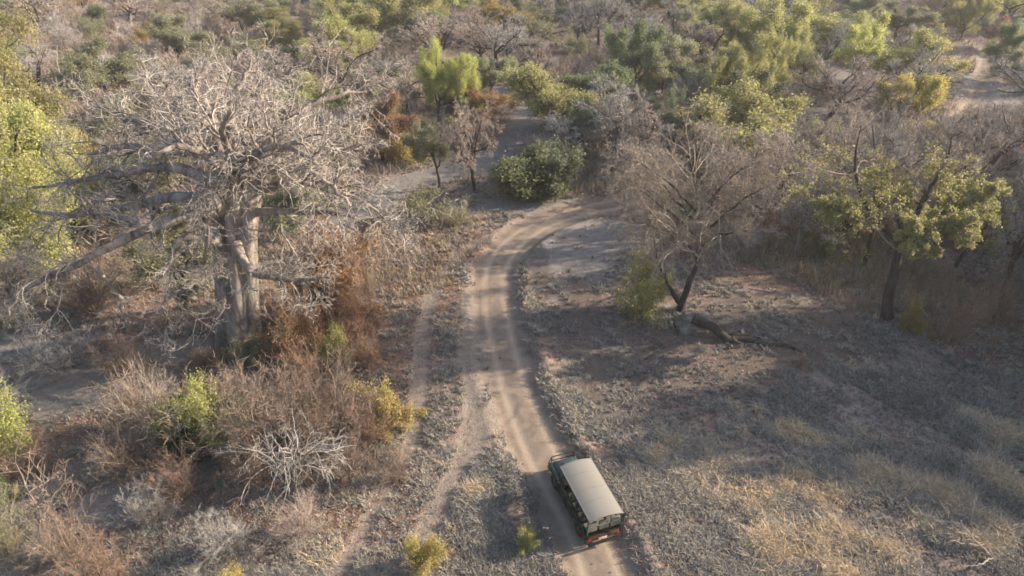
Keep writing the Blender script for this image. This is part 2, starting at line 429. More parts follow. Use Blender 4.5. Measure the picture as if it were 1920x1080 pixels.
# ------------------------------------------------------------------ ground cover (uncountable)
rngG = np.random.default_rng(5)
PAINTED_SUN = [(1780, 930, 190, 90), (1560, 1040, 170, 60), (1880, 830, 110, 60), (1370, 775, 60, 20), (1620, 680, 110, 16), (1270, 850, 70, 30), (1560, 810, 150, 30), (900, 860, 50, 60), (860, 440, 90, 25), (1500, 920, 90, 40)]  # sunlit patches painted into the grass as warmer blade colour
def scatter(n, y0, y1, margin=1.06, power=1.0):
    """more samples near the camera (even in the picture)"""
    t = rngG.uniform(0, 1, n)
    y = (y0 ** -power + t * (y1 ** -power - y0 ** -power)) ** (-1 / power)
    x = rngG.uniform(-1, 1, n) * (0.80 * y + 10) * margin
    return x, y
def build_grass():
    x, y = scatter(150000, 15.5, 75, 1.0, 0.9)
    dr, sr, road, rut, bare, lit = zones(x, y)
    dens = (1 - road) ** 2 * (1 - rut) * (1 - 0.95 * bare) * (1 - 0.6 * lit) * (0.12 + 0.88 * np.clip(1.1 * vnoise(x * .8, y * .8, 8) + .9 * vnoise(x * 2.3, y * 2.3, 14) + .55, 0, 1))
    dens *= 1 - 0.75 * blob(x, y, DARK)
    k = rngG.uniform(0, 1, len(x)) < dens
    x, y = x[k], y[k]; n = len(x); z = gh(x, y)
    B = 15
    patch = np.clip(vnoise(x * .35, y * .35, 9) * .32 + vnoise(x * 1.3, y * 1.3, 29) * .2 + .5 + rngG.normal(0, .20, n) + .60 * blob(x, y, PAINTED_SUN) * np.clip(vnoise(x * 1.7, y * 1.7, 41) * 1.3 + .45, 0, 1) - .18, 0, 1)
    size = rngG.uniform(.5, 1.35, n) * (.7 + .5 * patch)
    az = rngG.uniform(0, 2 * math.pi, (n, B)); lean = rngG.uniform(0.2, 1.1, (n, B))
    L = rngG.uniform(0.16, 0.42, (n, B)) * (size * (1 + .55 * blob(x, y, PAINTED_SUN[:3])))[:, None]
    d = np.stack([np.cos(az) * np.sin(lean), np.sin(az) * np.sin(lean), np.cos(lean)], -1)
    s = np.stack([-np.sin(az), np.cos(az), np.zeros_like(az)], -1)
    sp = (.06 * size)[:, None]
    c = np.stack([x, y, z], -1)[:, None, :] + np.stack([rngG.normal(0, 1, (n, B)) * sp, rngG.normal(0, 1, (n, B)) * sp, np.zeros((n, B))], -1)
    w = (0.006 + 0.0004 * y)[:, None, None] * rngG.uniform(.6, 1.3, (n, B, 1))
    mid = c + d * (L * .6)[..., None]
    d2 = norm(d * np.array([1.5, 1.5, .2]) + rngG.normal(0, .5, d.shape)); tip = mid + d2 * (L * .6)[..., None]
    tip[..., 2] = np.maximum(tip[..., 2], c[..., 2] + .02)
    v = np.stack([c - s * w, c + s * w, mid + s * w * .8, mid - s * w * .8, tip + s * w * .2, tip - s * w * .2], 2).reshape(-1, 3)
    i0 = np.arange(n * B)[:, None] * 6
    f = np.concatenate([i0 + np.array([[0, 1, 2, 3]]), i0 + np.array([[3, 2, 4, 5]])])
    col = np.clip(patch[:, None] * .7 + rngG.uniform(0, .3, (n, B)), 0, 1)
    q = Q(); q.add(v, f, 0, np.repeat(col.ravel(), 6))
    m, nt, b = mat('dry_grass_blades')
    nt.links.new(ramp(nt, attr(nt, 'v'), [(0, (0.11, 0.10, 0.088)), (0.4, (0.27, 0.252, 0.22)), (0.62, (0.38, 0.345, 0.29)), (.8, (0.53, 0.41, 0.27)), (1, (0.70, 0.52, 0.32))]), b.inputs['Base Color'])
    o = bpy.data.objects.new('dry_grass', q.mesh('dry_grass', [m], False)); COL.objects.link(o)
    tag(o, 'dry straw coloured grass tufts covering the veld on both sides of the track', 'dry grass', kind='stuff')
def build_litter():
    x, y = scatter(230000, 15.5, 75, 1.0, 0.8)
    dr, sr, road, rut, bare, lit = zones(x, y)
    k = rngG.uniform(0, 1, len(x)) < (0.22 + 0.78 * lit) * (1 - .97 * road) * (1 - .7 * rut) * (1 - .9 * bare)
    x, y = x[k], y[k]; n = len(x); z = gh(x, y) + rngG.uniform(0.02, .12, n)
    P = np.stack([x, y, z], -1)
    nn = norm(rngG.normal(0, .5, (n, 3)) + np.array([0, 0, 1])); a = norm(np.cross(nn, rngG.normal(0, 1, (n, 3)))); b_ = np.cross(nn, a)
    s = (rngG.uniform(.022, .06, n) * (.8 + y / 80))[:, None]
    v = np.stack([P - a * s, P - b_ * s * .7, P + a * s, P + b_ * s * .7], 1).reshape(-1, 3)
    q = Q(); q.add(v, np.arange(n * 4).reshape(-1, 4), 0, np.repeat(rngG.uniform(0, 1, n) , 4))
    m, nt, b = mat('fallen_leaves')
    nt.links.new(ramp(nt, attr(nt, 'v'), [(0, (0.09, 0.05, 0.04)), (.4, (0.20, 0.115, 0.085)), (.8, (0.32, 0.205, 0.155)), (.97, (0.40, 0.31, 0.25)), (1, (0.62, 0.56, 0.50))]), b.inputs['Base Color'])
    o = bpy.data.objects.new('leaf_litter', q.mesh('leaf_litter', [m], False)); COL.objects.link(o)
    tag(o, 'fallen reddish brown and pale leaves strewn under the bushes', 'leaf litter', kind='stuff')
def build_undergrowth():
    x, y = scatter(42000, 40, 190, 1.0, 0.15)
    dr, sr, road, rut, bare, lit = zones(x, y)
    k = (rngG.uniform(0, 1, len(x)) < 0.35 + .65 * np.clip(vnoise(x * .2, y * .2, 11) + .5, 0, 1)) & (road < .01) & (bare < .3) & (y > 44 + 6 * vnoise(x * .3, y * .3, 2)) & ~((y < 56) & (x > 0) & (x < 12))
    x, y = x[k], y[k]; n = len(x); z = gh(x, y); B = 9
    patch = np.clip(vnoise(x * .25, y * .25, 19) * .6 + .5, 0, 1)
    az = rngG.uniform(0, 2 * math.pi, (n, B)); lean = rngG.uniform(0.05, 1.0, (n, B)); L = rngG.uniform(.3, 1.3, (n, B)) * np.where((x < 3) & (y < 62), .45, 1.0)[:, None]
    d = np.stack([np.cos(az) * np.sin(lean), np.sin(az) * np.sin(lean), np.cos(lean)], -1)
    s = np.stack([-np.sin(az), np.cos(az), np.zeros_like(az)], -1)
    c = np.stack([x, y, z], -1)[:, None, :] + np.stack([rngG.normal(0, .22, (n, B)), rngG.normal(0, .22, (n, B)), np.zeros((n, B))], -1)
    w = (0.012 + .00025 * y)[:, None, None] * rngG.uniform(.6, 1.3, (n, B, 1)); tip = c + d * L[..., None]
    v = np.stack([c - s * w, c + s * w, tip + s * w * .4, tip - s * w * .4], 2).reshape(-1, 3)
    q = Q(); q.add(v, np.arange(len(v)).reshape(-1, 4), 0, np.repeat(np.clip(patch[:, None] * .5 + rngG.uniform(0, .5, (n, B)), 0, 1).ravel(), 4))
    m, nt, b = mat('undergrowth_stems')
    nt.links.new(ramp(nt, attr(nt, 'v'), [(0, (0.13, 0.10, 0.08)), (.35, (0.26, 0.19, 0.15)), (.6, (0.34, 0.26, 0.20)), (.8, (0.28, 0.25, 0.13)), (1, (0.45, 0.30, 0.15))]), b.inputs['Base Color'])
    o = bpy.data.objects.new('dry_undergrowth', q.mesh('dry_undergrowth', [m], False)); COL.objects.link(o)
    tag(o, 'low dry brown undergrowth filling the wood beyond the road bend', 'undergrowth', kind='stuff')
build_grass(); build_litter(); build_undergrowth()

# ------------------------------------------------------------------ plant kinds (each: two shared meshes)
def trunk_poly(rng, h, lean, wob, n=6):
    a = rng.uniform(0, 2 * math.pi)
    d = np.array([[math.cos(a) * lean, math.sin(a) * lean, 1.0]])
    return grow(rng, np.array([[0, 0, -0.15]]), d, np.array([h + .15]), n, wob, 0.05)

def make_tree(seed, h_tr=3.0, R=0.17, limbs=6, limbL=3.6, ang=48, wob=.16, up=.10, k2=7, k3=6, k4=0, lr=.55, leaf=0, lsize=.13, spread=.12,
              twigr=0.012, flat=.6, stems=1, lean=.12, asd=14, lr3=.55, flatz=.6):
    rng = np.random.default_rng(seed)
    qt, qc = Q(), Q()
    all_l1 = []; allr = []; allL = []
    for s in range(stems):
        T = trunk_poly(rng, h_tr * (1 if stems == 1 else rng.uniform(.7, 1.1)), lean if stems == 1 else .45, wob * .6)
        Rr = taper(np.array([R]), T.shape[1] - 1, .62, .8); Rr[:, 0] *= 1.35
        tubes(qt, T, Rr, 8, 0, flute=.06, seed=seed + s)
        kk = max(2, limbs // stems)
        P, D, L, r, _ = kids(rng, T, Rr, np.array([limbL]), kk, .6 if stems == 1 else .35, 1.0, ang, asd, 1.0, .62, tl=0.1)
        top = T[:, -1]; P = np.concatenate([P, top]); D = np.concatenate([D, norm(T[:, -1] - T[:, -2] + rng.normal(0, .2, (1, 3)))])
        L = np.concatenate([L, [limbL * .95]]); r = np.concatenate([r, [Rr[0, -1] * .85]])
        all_l1.append((P, D, L, r))
    P, D, L, r = [np.concatenate([a[i] for a in all_l1]) for i in range(4)]
    A = grow(rng, P, D, L, 7, wob, up); Ra = taper(r, 7, .28)
    tubes(qt, A, Ra, 6, 0, flute=.04)
    P, D, L2, r, _ = kids(rng, A, Ra, L, k2, .22, 1, 46, 14, lr, .6, flat)
    B = grow(rng, P, D, L2, 5, wob * 1.2, up * .6); Rb = taper(np.maximum(r, twigr * 1.6), 5, .35)
    tubes(qt, B, Rb, 4, 0)
    P, D, L3, r, _ = kids(rng, B, Rb, L2, k3, .15, 1, 44, 16, lr3, .6, flat)
    C = grow(rng, P, D, L3, 4, wob * 1.4, up * .4); Rc = taper(np.maximum(np.minimum(r, .03), twigr * 1.2), 4, .45)
    tubes(qc, C, Rc, 3, 0, rng.uniform(0, 1, len(C)))
    last = C
    if k4:
        P, D, L4, r, _ = kids(rng, C, Rc, L3, k4, .15, 1, 42, 16, .6, .7, flat)
        E = grow(rng, P, D, L4, 3, wob * 1.5, up * .3)
        tubes(qc, E, taper(np.full(len(P), twigr), 3, .5), 3, 0, rng.uniform(0, 1, len(E)))
        last = E
    if leaf: leaves(qc, rng, last, leaf, lsize, spread, 1, flatz)
    return qt, qc

def make_bush(seed, stems=16, L=2.2, R=.035, tilt=.9, wob=.16, up=.05, k2=7, k3=5, lr=.5, leaf=0, lsize=.09, spread=.08, twigr=.009, base=.35):
    rng = np.random.default_rng(seed); qt, qc = Q(), Q()
    az = rng.uniform(0, 2 * math.pi, stems); ti = np.abs(rng.normal(0, tilt * .6, stems)).clip(0, 1.3)
    D = np.stack([np.cos(az) * np.sin(ti), np.sin(az) * np.sin(ti), np.cos(ti)], -1)
    P = np.stack([np.cos(az) * base * rng.uniform(.1, 1, stems), np.sin(az) * base * rng.uniform(.1, 1, stems), np.full(stems, -.06)], -1)
    LL = L * rng.uniform(.42, 1.3, stems)
    A = grow(rng, P, D, LL, 6, wob, up); Ra = taper(R * rng.uniform(.6, 1.3, stems), 6, .3)
    tubes(qt, A, Ra, 4, 0, rng.uniform(0, 1, stems))
    P, D, L2, r, _ = kids(rng, A, Ra, LL, k2, .15, 1, 38, 14, lr, .65)
    B = grow(rng, P, D, L2, 4, wob * 1.2, up); Rb = taper(np.maximum(r, twigr * 1.3), 4, .4)
    tubes(qc, B, Rb, 3, 0, rng.uniform(0, 1, len(B)))
    P, D, L3, r, _ = kids(rng, B, Rb, L2, k3, .1, 1, 40, 15, .55, .65)
    C = grow(rng, P, D, L3, 3, wob * 1.4, up * .5)
    tubes(qc, C, taper(np.full(len(C), twigr), 3, .5), 3, 0, rng.uniform(0, 1, len(C)))
    if leaf: leaves(qc, rng, C, leaf, lsize, spread, 1)
    return qt, qc

PROTO = {}
def register(key, qs, trunk_m, twig_m, leaf_m=None, crown_name='crown'):
    qt, qc = qs
    tm = qt.mesh(key + '_trunk', [trunk_m]); cm = qc.mesh(key + '_crown', [twig_m] + ([leaf_m] if leaf_m else []), False)
    co = np.concatenate(qc.v); PROTO[key] = dict(t=tm, c=cm, h=float(np.percentile(co[:, 2], 99.3)), w=float(np.percentile(np.hypot(co[:, 0], co[:, 1]), 97)), n=crown_name)

for s in range(4):   # broad leafy trees
    register(f'leafy{s}', make_tree(100 + s, h_tr=2.6 + .5 * (s % 2), R=.19, limbs=7, limbL=3.5, ang=54, wob=.17, up=.08, k2=8, k3=9, lr=.5, leaf=55, lsize=.078, spread=.21, stems=1 + (s == 2)), M['bark_dark'], M['tw_brown'], M['lf_yg'])
for s in range(2):   # large feathery trees
    register(f'feather{s}', make_tree(300 + s, h_tr=1.6, R=.13, limbs=9, limbL=3.2, ang=46, wob=.2, up=.08, k2=9, k3=9, k4=4, lr=.55, lr3=.55, leaf=30, lsize=.036, spread=.10, twigr=.008), M['bark_dark'], M['tw_olive'], M['lf_yg'])
for s in range(3):   # thin leafy trees with gaps
    register(f'sparse{s}', make_tree(140 + s, h_tr=3.2, R=.15, limbs=6, limbL=3.0, ang=42, wob=.2, up=.10, k2=7, k3=7, lr=.5, leaf=32, lsize=.078, spread=.15), M['bark_dark'], M['tw_grey'], M['lf_yg'])
for s in range(4):   # bare trees
    register(f'bare{s}', make_tree(160 + s, h_tr=2.4 + .5 * (s % 2), R=.17, limbs=8, limbL=3.3, ang=52, wob=.2, up=.05, k2=9, k3=9, k4=8, lr=.52, lr3=.62, twigr=.0095, stems=1 + (s == 3)), M['bark_grey'], M['tw_pink'], crown_name='branches')
for s in range(4):   # bare twiggy bushes
    register(f'scrub{s}', make_bush(200 + s, stems=24, L=2.4, k2=9, k3=8, tilt=1.15, twigr=.010), M['tw_brown'], M['tw_pink'], crown_name='twigs')
for s in range(4):   # fine twigged thicket bushes
    register(f'fine{s}', make_bush(260 + s, stems=34, L=2.5, R=.022, k2=11, k3=10, tilt=1.2, twigr=.0052), M['tw_dull'], M['tw_dull'], crown_name='twigs')
for s in range(3):   # bushes with some leaves
    register(f'bush{s}', make_bush(220 + s, stems=17, L=2.1, k2=8, k3=7, tilt=1.1, wob=.2, leaf=10, lsize=.065, spread=.15), M['tw_brown'], M['tw_brown'], M['lf_olive'], crown_name='foliage')
for s in range(2):   # dense leafy bushes
    register(f'dense{s}', make_bush(240 + s, stems=20, L=2.0, k2=8, k3=7, tilt=1.1, leaf=24, lsize=.075, spread=.14), M['tw_brown'], M['tw_brown'], M['lf_green'], crown_name='foliage')

ALL = []
def plant(key, x, y, h=None, wscale=1.0, rz=None, twig=None, leaf=None, bark=None, name='tree', label=None, cat='tree', group=None, look=None, tilt=0.0):
    pr = PROTO[key]; r = random
    s = (h / pr['h']) if h else 1.0
    root = bpy.data.objects.new(name, None); COL.objects.link(root)
    z = float(gh(x, y)[0])
    root.location = (x, y, z - .02); root.scale = (s * wscale, s * wscale, s)
    root.rotation_euler = (r.uniform(-.05, .05) , r.uniform(-.05, .05) + tilt, r.uniform(0, 6.28) if rz is None else rz)
    t = child('stems' if ('bush' in key or 'scrub' in key or 'dense' in key or 'fine' in key) else 'trunk', pr['t'], root)
    c = child(pr['n'], pr['c'], root)
    def ov(o, i, mt):
        if mt is not None and i < len(o.material_slots): o.material_slots[i].link = 'OBJECT'; o.material_slots[i].material = mt
    ov(t, 0, bark); ov(c, 0, twig); ov(c, 1, leaf)
    tag(root, label or '', cat, group)
    ALL.append(dict(o=root, x=x, y=y, r=pr['w'] * s * wscale, h=pr['h'] * s, look=look, label=label))
    return root

def at_px(key, bx, by, top, wpx=None, **kw):
    """base at a photo position, crown top at photo row top, crown half width wpx in photo pixels"""
    p = G(bx, by); h = PL(bx, top, p[1] + .4)[2] - p[2]
    pr = PROTO[key]; s = h / pr['h']; ws = 1.0
    if wpx:
        half = abs(PL(bx + wpx, (by + top) / 2, p[1])[0] - p[0]); ws = half / (pr['w'] * s)
        ws = min(max(ws, .55), 1.9)
    return plant(key, p[0], p[1], h, ws, **kw)

random.seed(4)
# ------------------------------------------------------------------ baobab
def build_baobab():
    rng = np.random.default_rng(77)
    b0 = G(450, 640); Y0 = b0[1]; z0 = float(gh(b0[0], b0[1])[0])
    root = bpy.data.objects.new('baobab_tree', None); COL.objects.link(root); root.location = (b0[0], b0[1], z0)
    org = np.array([b0[0], b0[1], z0])
    def W(px, py, dy=0.0): return PL(px, py, Y0 + dy) - org
    def curve(pts, n):
        P = np.array(pts)
        for _ in range(2):
            a = P[:-1] * .75 + P[1:] * .25; b = P[:-1] * .25 + P[1:] * .75
            P = np.concatenate([P[:1], np.stack([a, b], 1).reshape(-1, P.shape[1]), P[-1:]])
        d = np.r_[0, np.cumsum(np.linalg.norm(np.diff(P[:, :3], axis=0), axis=1))]
        t = np.linspace(0, d[-1], n + 1)
        return np.stack([np.interp(t, d, P[:, i]) for i in range(P.shape[1])], 1)
    # trunk: several fused stems, fluted. (px, py, dy, radius m)
    def stem(q, L, n=18, M=20, fl=.09, sd=1):
        C = curve([np.r_[W(p[0], p[1], p[2]), p[3]] for p in L], n)
        C[0, 2] = min(C[0, 2], -.3)
        tubes(q, C[None, :, :3], C[None, :, 3], M, 0, flute=fl, seed=sd)
    q = Q()
    stem(q, [(447, 662, 0, 1.75), (446, 630, 0, 1.42), (446, 560, 0, 1.25), (448, 500, 0, 1.15), (448, 440, .1, 1.0), (450, 390, .1, .85), (452, 350, .1, .6)], sd=1, fl=.13)
    stem(q, [(470, 655, -.3, 1.0), (468, 600, -.3, .70), (466, 520, -.4, .60), (462, 450, -.4, .60), (468, 385, -.3, .50), (480, 345, .2, .45)], sd=2.2)
    stem(q, [(428, 660, -.2, .95), (425, 600, -.2, .70), (420, 520, -.2, .62), (418, 450, -.1, .62), (420, 395, 0, .58), (428, 350, 0, .42)], sd=4.1)
    stem(q, [(448, 655, -.95, .7), (446, 600, -.9, .5), (444, 520, -.8, .45), (440, 460, -.6, .5), (440, 395, -.5, .55), (436, 340, -.2, .5), (425, 290, .2, .36)], sd=6)
    stem(q, [(455, 600, .9, .9), (455, 500, .8, .8), (465, 400, .9, .6), (490, 320, 1.2, .45)], sd=8)
    child('trunk', q.mesh('baobab_trunk', [M['baobab']]), root)
    # limbs seen in the photo: (px, py, dy, radius)
    limbs = [
        [(425, 405, 0, .48), (380, 402, -1, .36), (335, 410, -2, .31), (290, 422, -2.6, .27), (250, 438, -3, .24), (205, 462, -3.6, .21), (160, 488, -4, .18), (110, 510, -4.2, .15), (60, 535, -4.6, .11), (0, 575, -5, .06)],
        [(425, 385, .3, .42), (370, 372, 0, .36), (320, 368, 0, .30), (260, 385, .5, .24), (200, 398, 1, .19), (135, 402, 1.4, .14), (60, 400, 2, .08)],
        [(430, 360, .6, .40), (380, 330, 1, .34), (330, 310, 1.4, .28), (270, 318, 2.2, .22), (200, 330, 3, .17), (120, 345, 4, .11), (60, 350, 4.4, .06)],
        [(428, 330, .6, .38), (395, 290, 1.4, .34), (340, 280, 2.2, .28), (290, 285, 3, .24), (230, 270, 4, .18), (170, 290, 5, .10)],
        [(430, 320, .8, .36), (400, 270, 2, .32), (370, 235, 3, .28), (320, 250, 4, .22), (250, 230, 5, .16), (180, 200, 6, .08)],
        [(436, 345, -.2, .36), (415, 300, -.8, .30), (405, 260, -1, .26), (395, 215, -.6, .21), (380, 185, 0, .15), (350, 155, 1, .08)],
        [(445, 330, .4, .36), (435, 260, .8, .28), (432, 210, 1, .22), (440, 175, 1.4, .16), (465, 135, 2, .09), (470, 115, 2, .05)],
        [(480, 345, .3, .40), (478, 300, 1.2, .34), (500, 280, 2, .31), (530, 262, 2.6, .28), (548, 235, 3, .25), (540, 210, 3.4, .22), (505, 195, 4, .17), (470, 175, 5, .12), (440, 145, 5, .06)],
        [(500, 285, 2, .30), (540, 278, 2, .27), (580, 284, 1.6, .23), (625, 288, 1.6, .18), (680, 270, 2, .10)],
        [(485, 345, -.3, .32), (500, 318, -1, .27), (530, 310, -1.6, .23), (575, 320, -2, .17), (620, 345, -2.6, .12), (660, 385, -3, .07)],
        [(472, 400, -.4, .26), (500, 394, -.8, .20), (540, 396, -1.4, .17), (590, 398, -2, .13), (650, 402, -2.6, .10), (700, 425, -3, .05)],
        [(442, 455, -1.0, .34), (455, 490, -1.7, .24), (475, 515, -2.1, .19), (520, 522, -2.6, .15), (560, 528, -3, .12), (620, 520, -3.2, .06)],
        [(430, 470, -.4, .36), (405, 452, -1.2, .26), (370, 442, -2, .20), (330, 450, -2.6, .13), (322, 500, -3, .09), (315, 550, -3.2, .06), (290, 600, -3.4, .03)],
        [(418, 360, -.8, .36), (395, 340, -1.6, .24), (380, 345, -2.2, .16), (380, 390, -2.6, .12), (392, 440, -2.8, .09), (385, 490, -3, .05)],
        [(455, 320, .6, .34), (500, 250, 2.6, .26), (560, 210, 4, .20), (620, 180, 5, .14), (690, 170, 6, .07)],
        [(462, 320, 1, .30), (480, 240, 4, .24), (470, 190, 6, .18), (500, 150, 7.5, .10)],
        [(470, 330, 1, .32), (530, 300, 4, .24), (600, 240, 6, .18), (680, 230, 7, .10)],
        [(440, 330, 1, .32), (400, 270, 4, .24), (340, 210, 6, .18), (270, 170, 8, .10)],
        [(430, 340, 0, .32), (400, 300, -2.2, .22), (350, 270, -4, .16), (280, 290, -5, .08)],
        [(450, 335, -.2, .32), (470, 290, -2.5, .22), (520, 270, -4, .16), (590, 300, -5.5, .08)],
        [(440, 340, -.4, .30), (430, 290, -3, .20), (415, 250, -4.5, .14), (430, 200, -5.5, .07)],
        [(475, 360, 0, .28), (540, 340, -1, .20), (610, 350, -.6, .15), (680, 375, -1, .10), (730, 420, -1.2, .05)],
        [(470, 590, -.9, .22), (488, 600, -1.4, .12), (500, 580, -1.6, .07), (494, 560, -1.7, .03)],
        [(432, 520, -.8, .18), (420, 575, -1.5, .08), (405, 600, -1.8, .04)],
        [(415, 390, -.5, .50), (402, 385, -1.1, .42), (393, 345, -1.5, .30), (396, 325, -1.6, .22)],
    ]
    A = []; R = []; Ls = []
    for i, L in enumerate(limbs):
        C = curve([np.r_[W(p[0], p[1], p[2]), p[3]] for p in L], 16)
        jit = rng.normal(0, .05, (17, 3)); jit[0] = 0; C[:, 3] *= 1.08; C[:, :3] += jit * (np.linspace(0, 1, 17)[:, None] + .3)
        lq = Q(); tubes(lq, C[None, :, :3], C[None, :, 3], 12, 0, flute=.07, seed=i)
        child('limb', lq.mesh('baobab_limb', [M['baobab']]), root)
        if i < 22:
            A.append(C[:, :3]); R.append(C[:, 3]); Ls.append(np.linalg.norm(np.diff(C[:, :3], axis=0), axis=1).sum())
    A = np.array(A); R = np.array(R); Ls = np.array(Ls)
    qb, qc = Q(), Q()
    # secondary branches
    P, D, L2, r, _ = kids(rng, A, R, np.minimum(Ls, 9), 13, .22, 1, 48, 15, .52, .45, .75, tl=.25)
    L2 = np.clip(L2, 1.2, 4.4)
    B = grow(rng, P, D, L2, 9, .20, -.005); Rb = taper(np.clip(r, .032, .11), 9, .25)
    tubes(qb, B, Rb, 5, 0)
    P, D, L3, r, _ = kids(rng, B, Rb, L2, 9, .12, 1, 46, 15, .5, .55, tl=.3)
    C = grow(rng, P, D, L3, 7, .24, .01); Rc = taper(np.clip(r, .017, .04), 7, .35)
    Rc = Rc * .85; tubes(qc, C, Rc, 4, 0, rng.uniform(.2, 1, len(C)))
    P, D, L4, r, _ = kids(rng, C, Rc, L3, 4, .1, 1, 48, 16, .52, .6, tl=.3)
    E = grow(rng, P, D, np.maximum(L4, .35), 5, .26, .0)
    tubes(qc, E, taper(np.clip(r, .011, .019), 5, .45), 3, 0, rng.uniform(0, 1, len(E)))
    P, D, L5, r, _ = kids(rng, E, taper(np.full(len(E), .012), 5, .5), np.maximum(L4, .5), 2, .2, 1, 45, 15, .5, .8)
    F_ = grow(rng, P, D, np.maximum(L5, .25), 3, .25, .0)
    tubes(qc, F_, taper(np.full(len(F_), .0095), 3, .5), 3, 0, rng.uniform(0, 1, len(F_)))
    child('branches', qb.mesh('baobab_branches', [M['baobab']]), root)
    child('twigs', qc.mesh('baobab_twigs', [M['baobab_twig']], False), root)
    tag(root, 'huge leafless baobab with massive fluted trunk and wide pale twiggy crown left of the track', 'baobab tree')
    ALL.append(dict(o=root, x=b0[0], y=b0[1], r=3.5, h=18, look=None, label='x'))
build_baobab()

# ------------------------------------------------------------------ named plants of the photo
m = M
def pt(key, bx, by, top, w, label, cat='tree', name='tree', **kw): return at_px(key, bx, by, top, w * (1.28 if by < 440 else 1.12), label=label, cat=cat, name=name, **kw)
# left side
pt('feather0', 40, 470, 95, 130, 'tall feathery yellow-green tree at the left edge behind the baobab crown', leaf=m['lf_yg'], twig=m['tw_olive'], name='leafy_tree')
pt('feather1', -60, 400, 60, 120, 'yellow-green tree half cut off by the left edge of the photo', leaf=m['lf_yg'], twig=m['tw_olive'], name='leafy_tree')
pt('feather1', 120, 470, 190, 110, 'lower yellow-green tree showing between the baobab limbs on the left', leaf=m['lf_yg'], twig=m['tw_olive'], name='leafy_tree')
pt('sparse0', 345, 580, 400, 70, 'small olive tree with straight thin trunk just left of the baobab trunk', leaf=m['lf_olive'], twig=m['tw_olive'], name='small_tree')
pt('bare2', 62, 620, 470, 70, 'bare brown sapling under the lowest left baobab limb', twig=m['tw_brown'], name='bare_tree')
pt('dense1', 212, 350, 290, 36, 'dark green bush showing through the left baobab limbs', 'bush', 'leafy_bush', leaf=m['lf_green'])
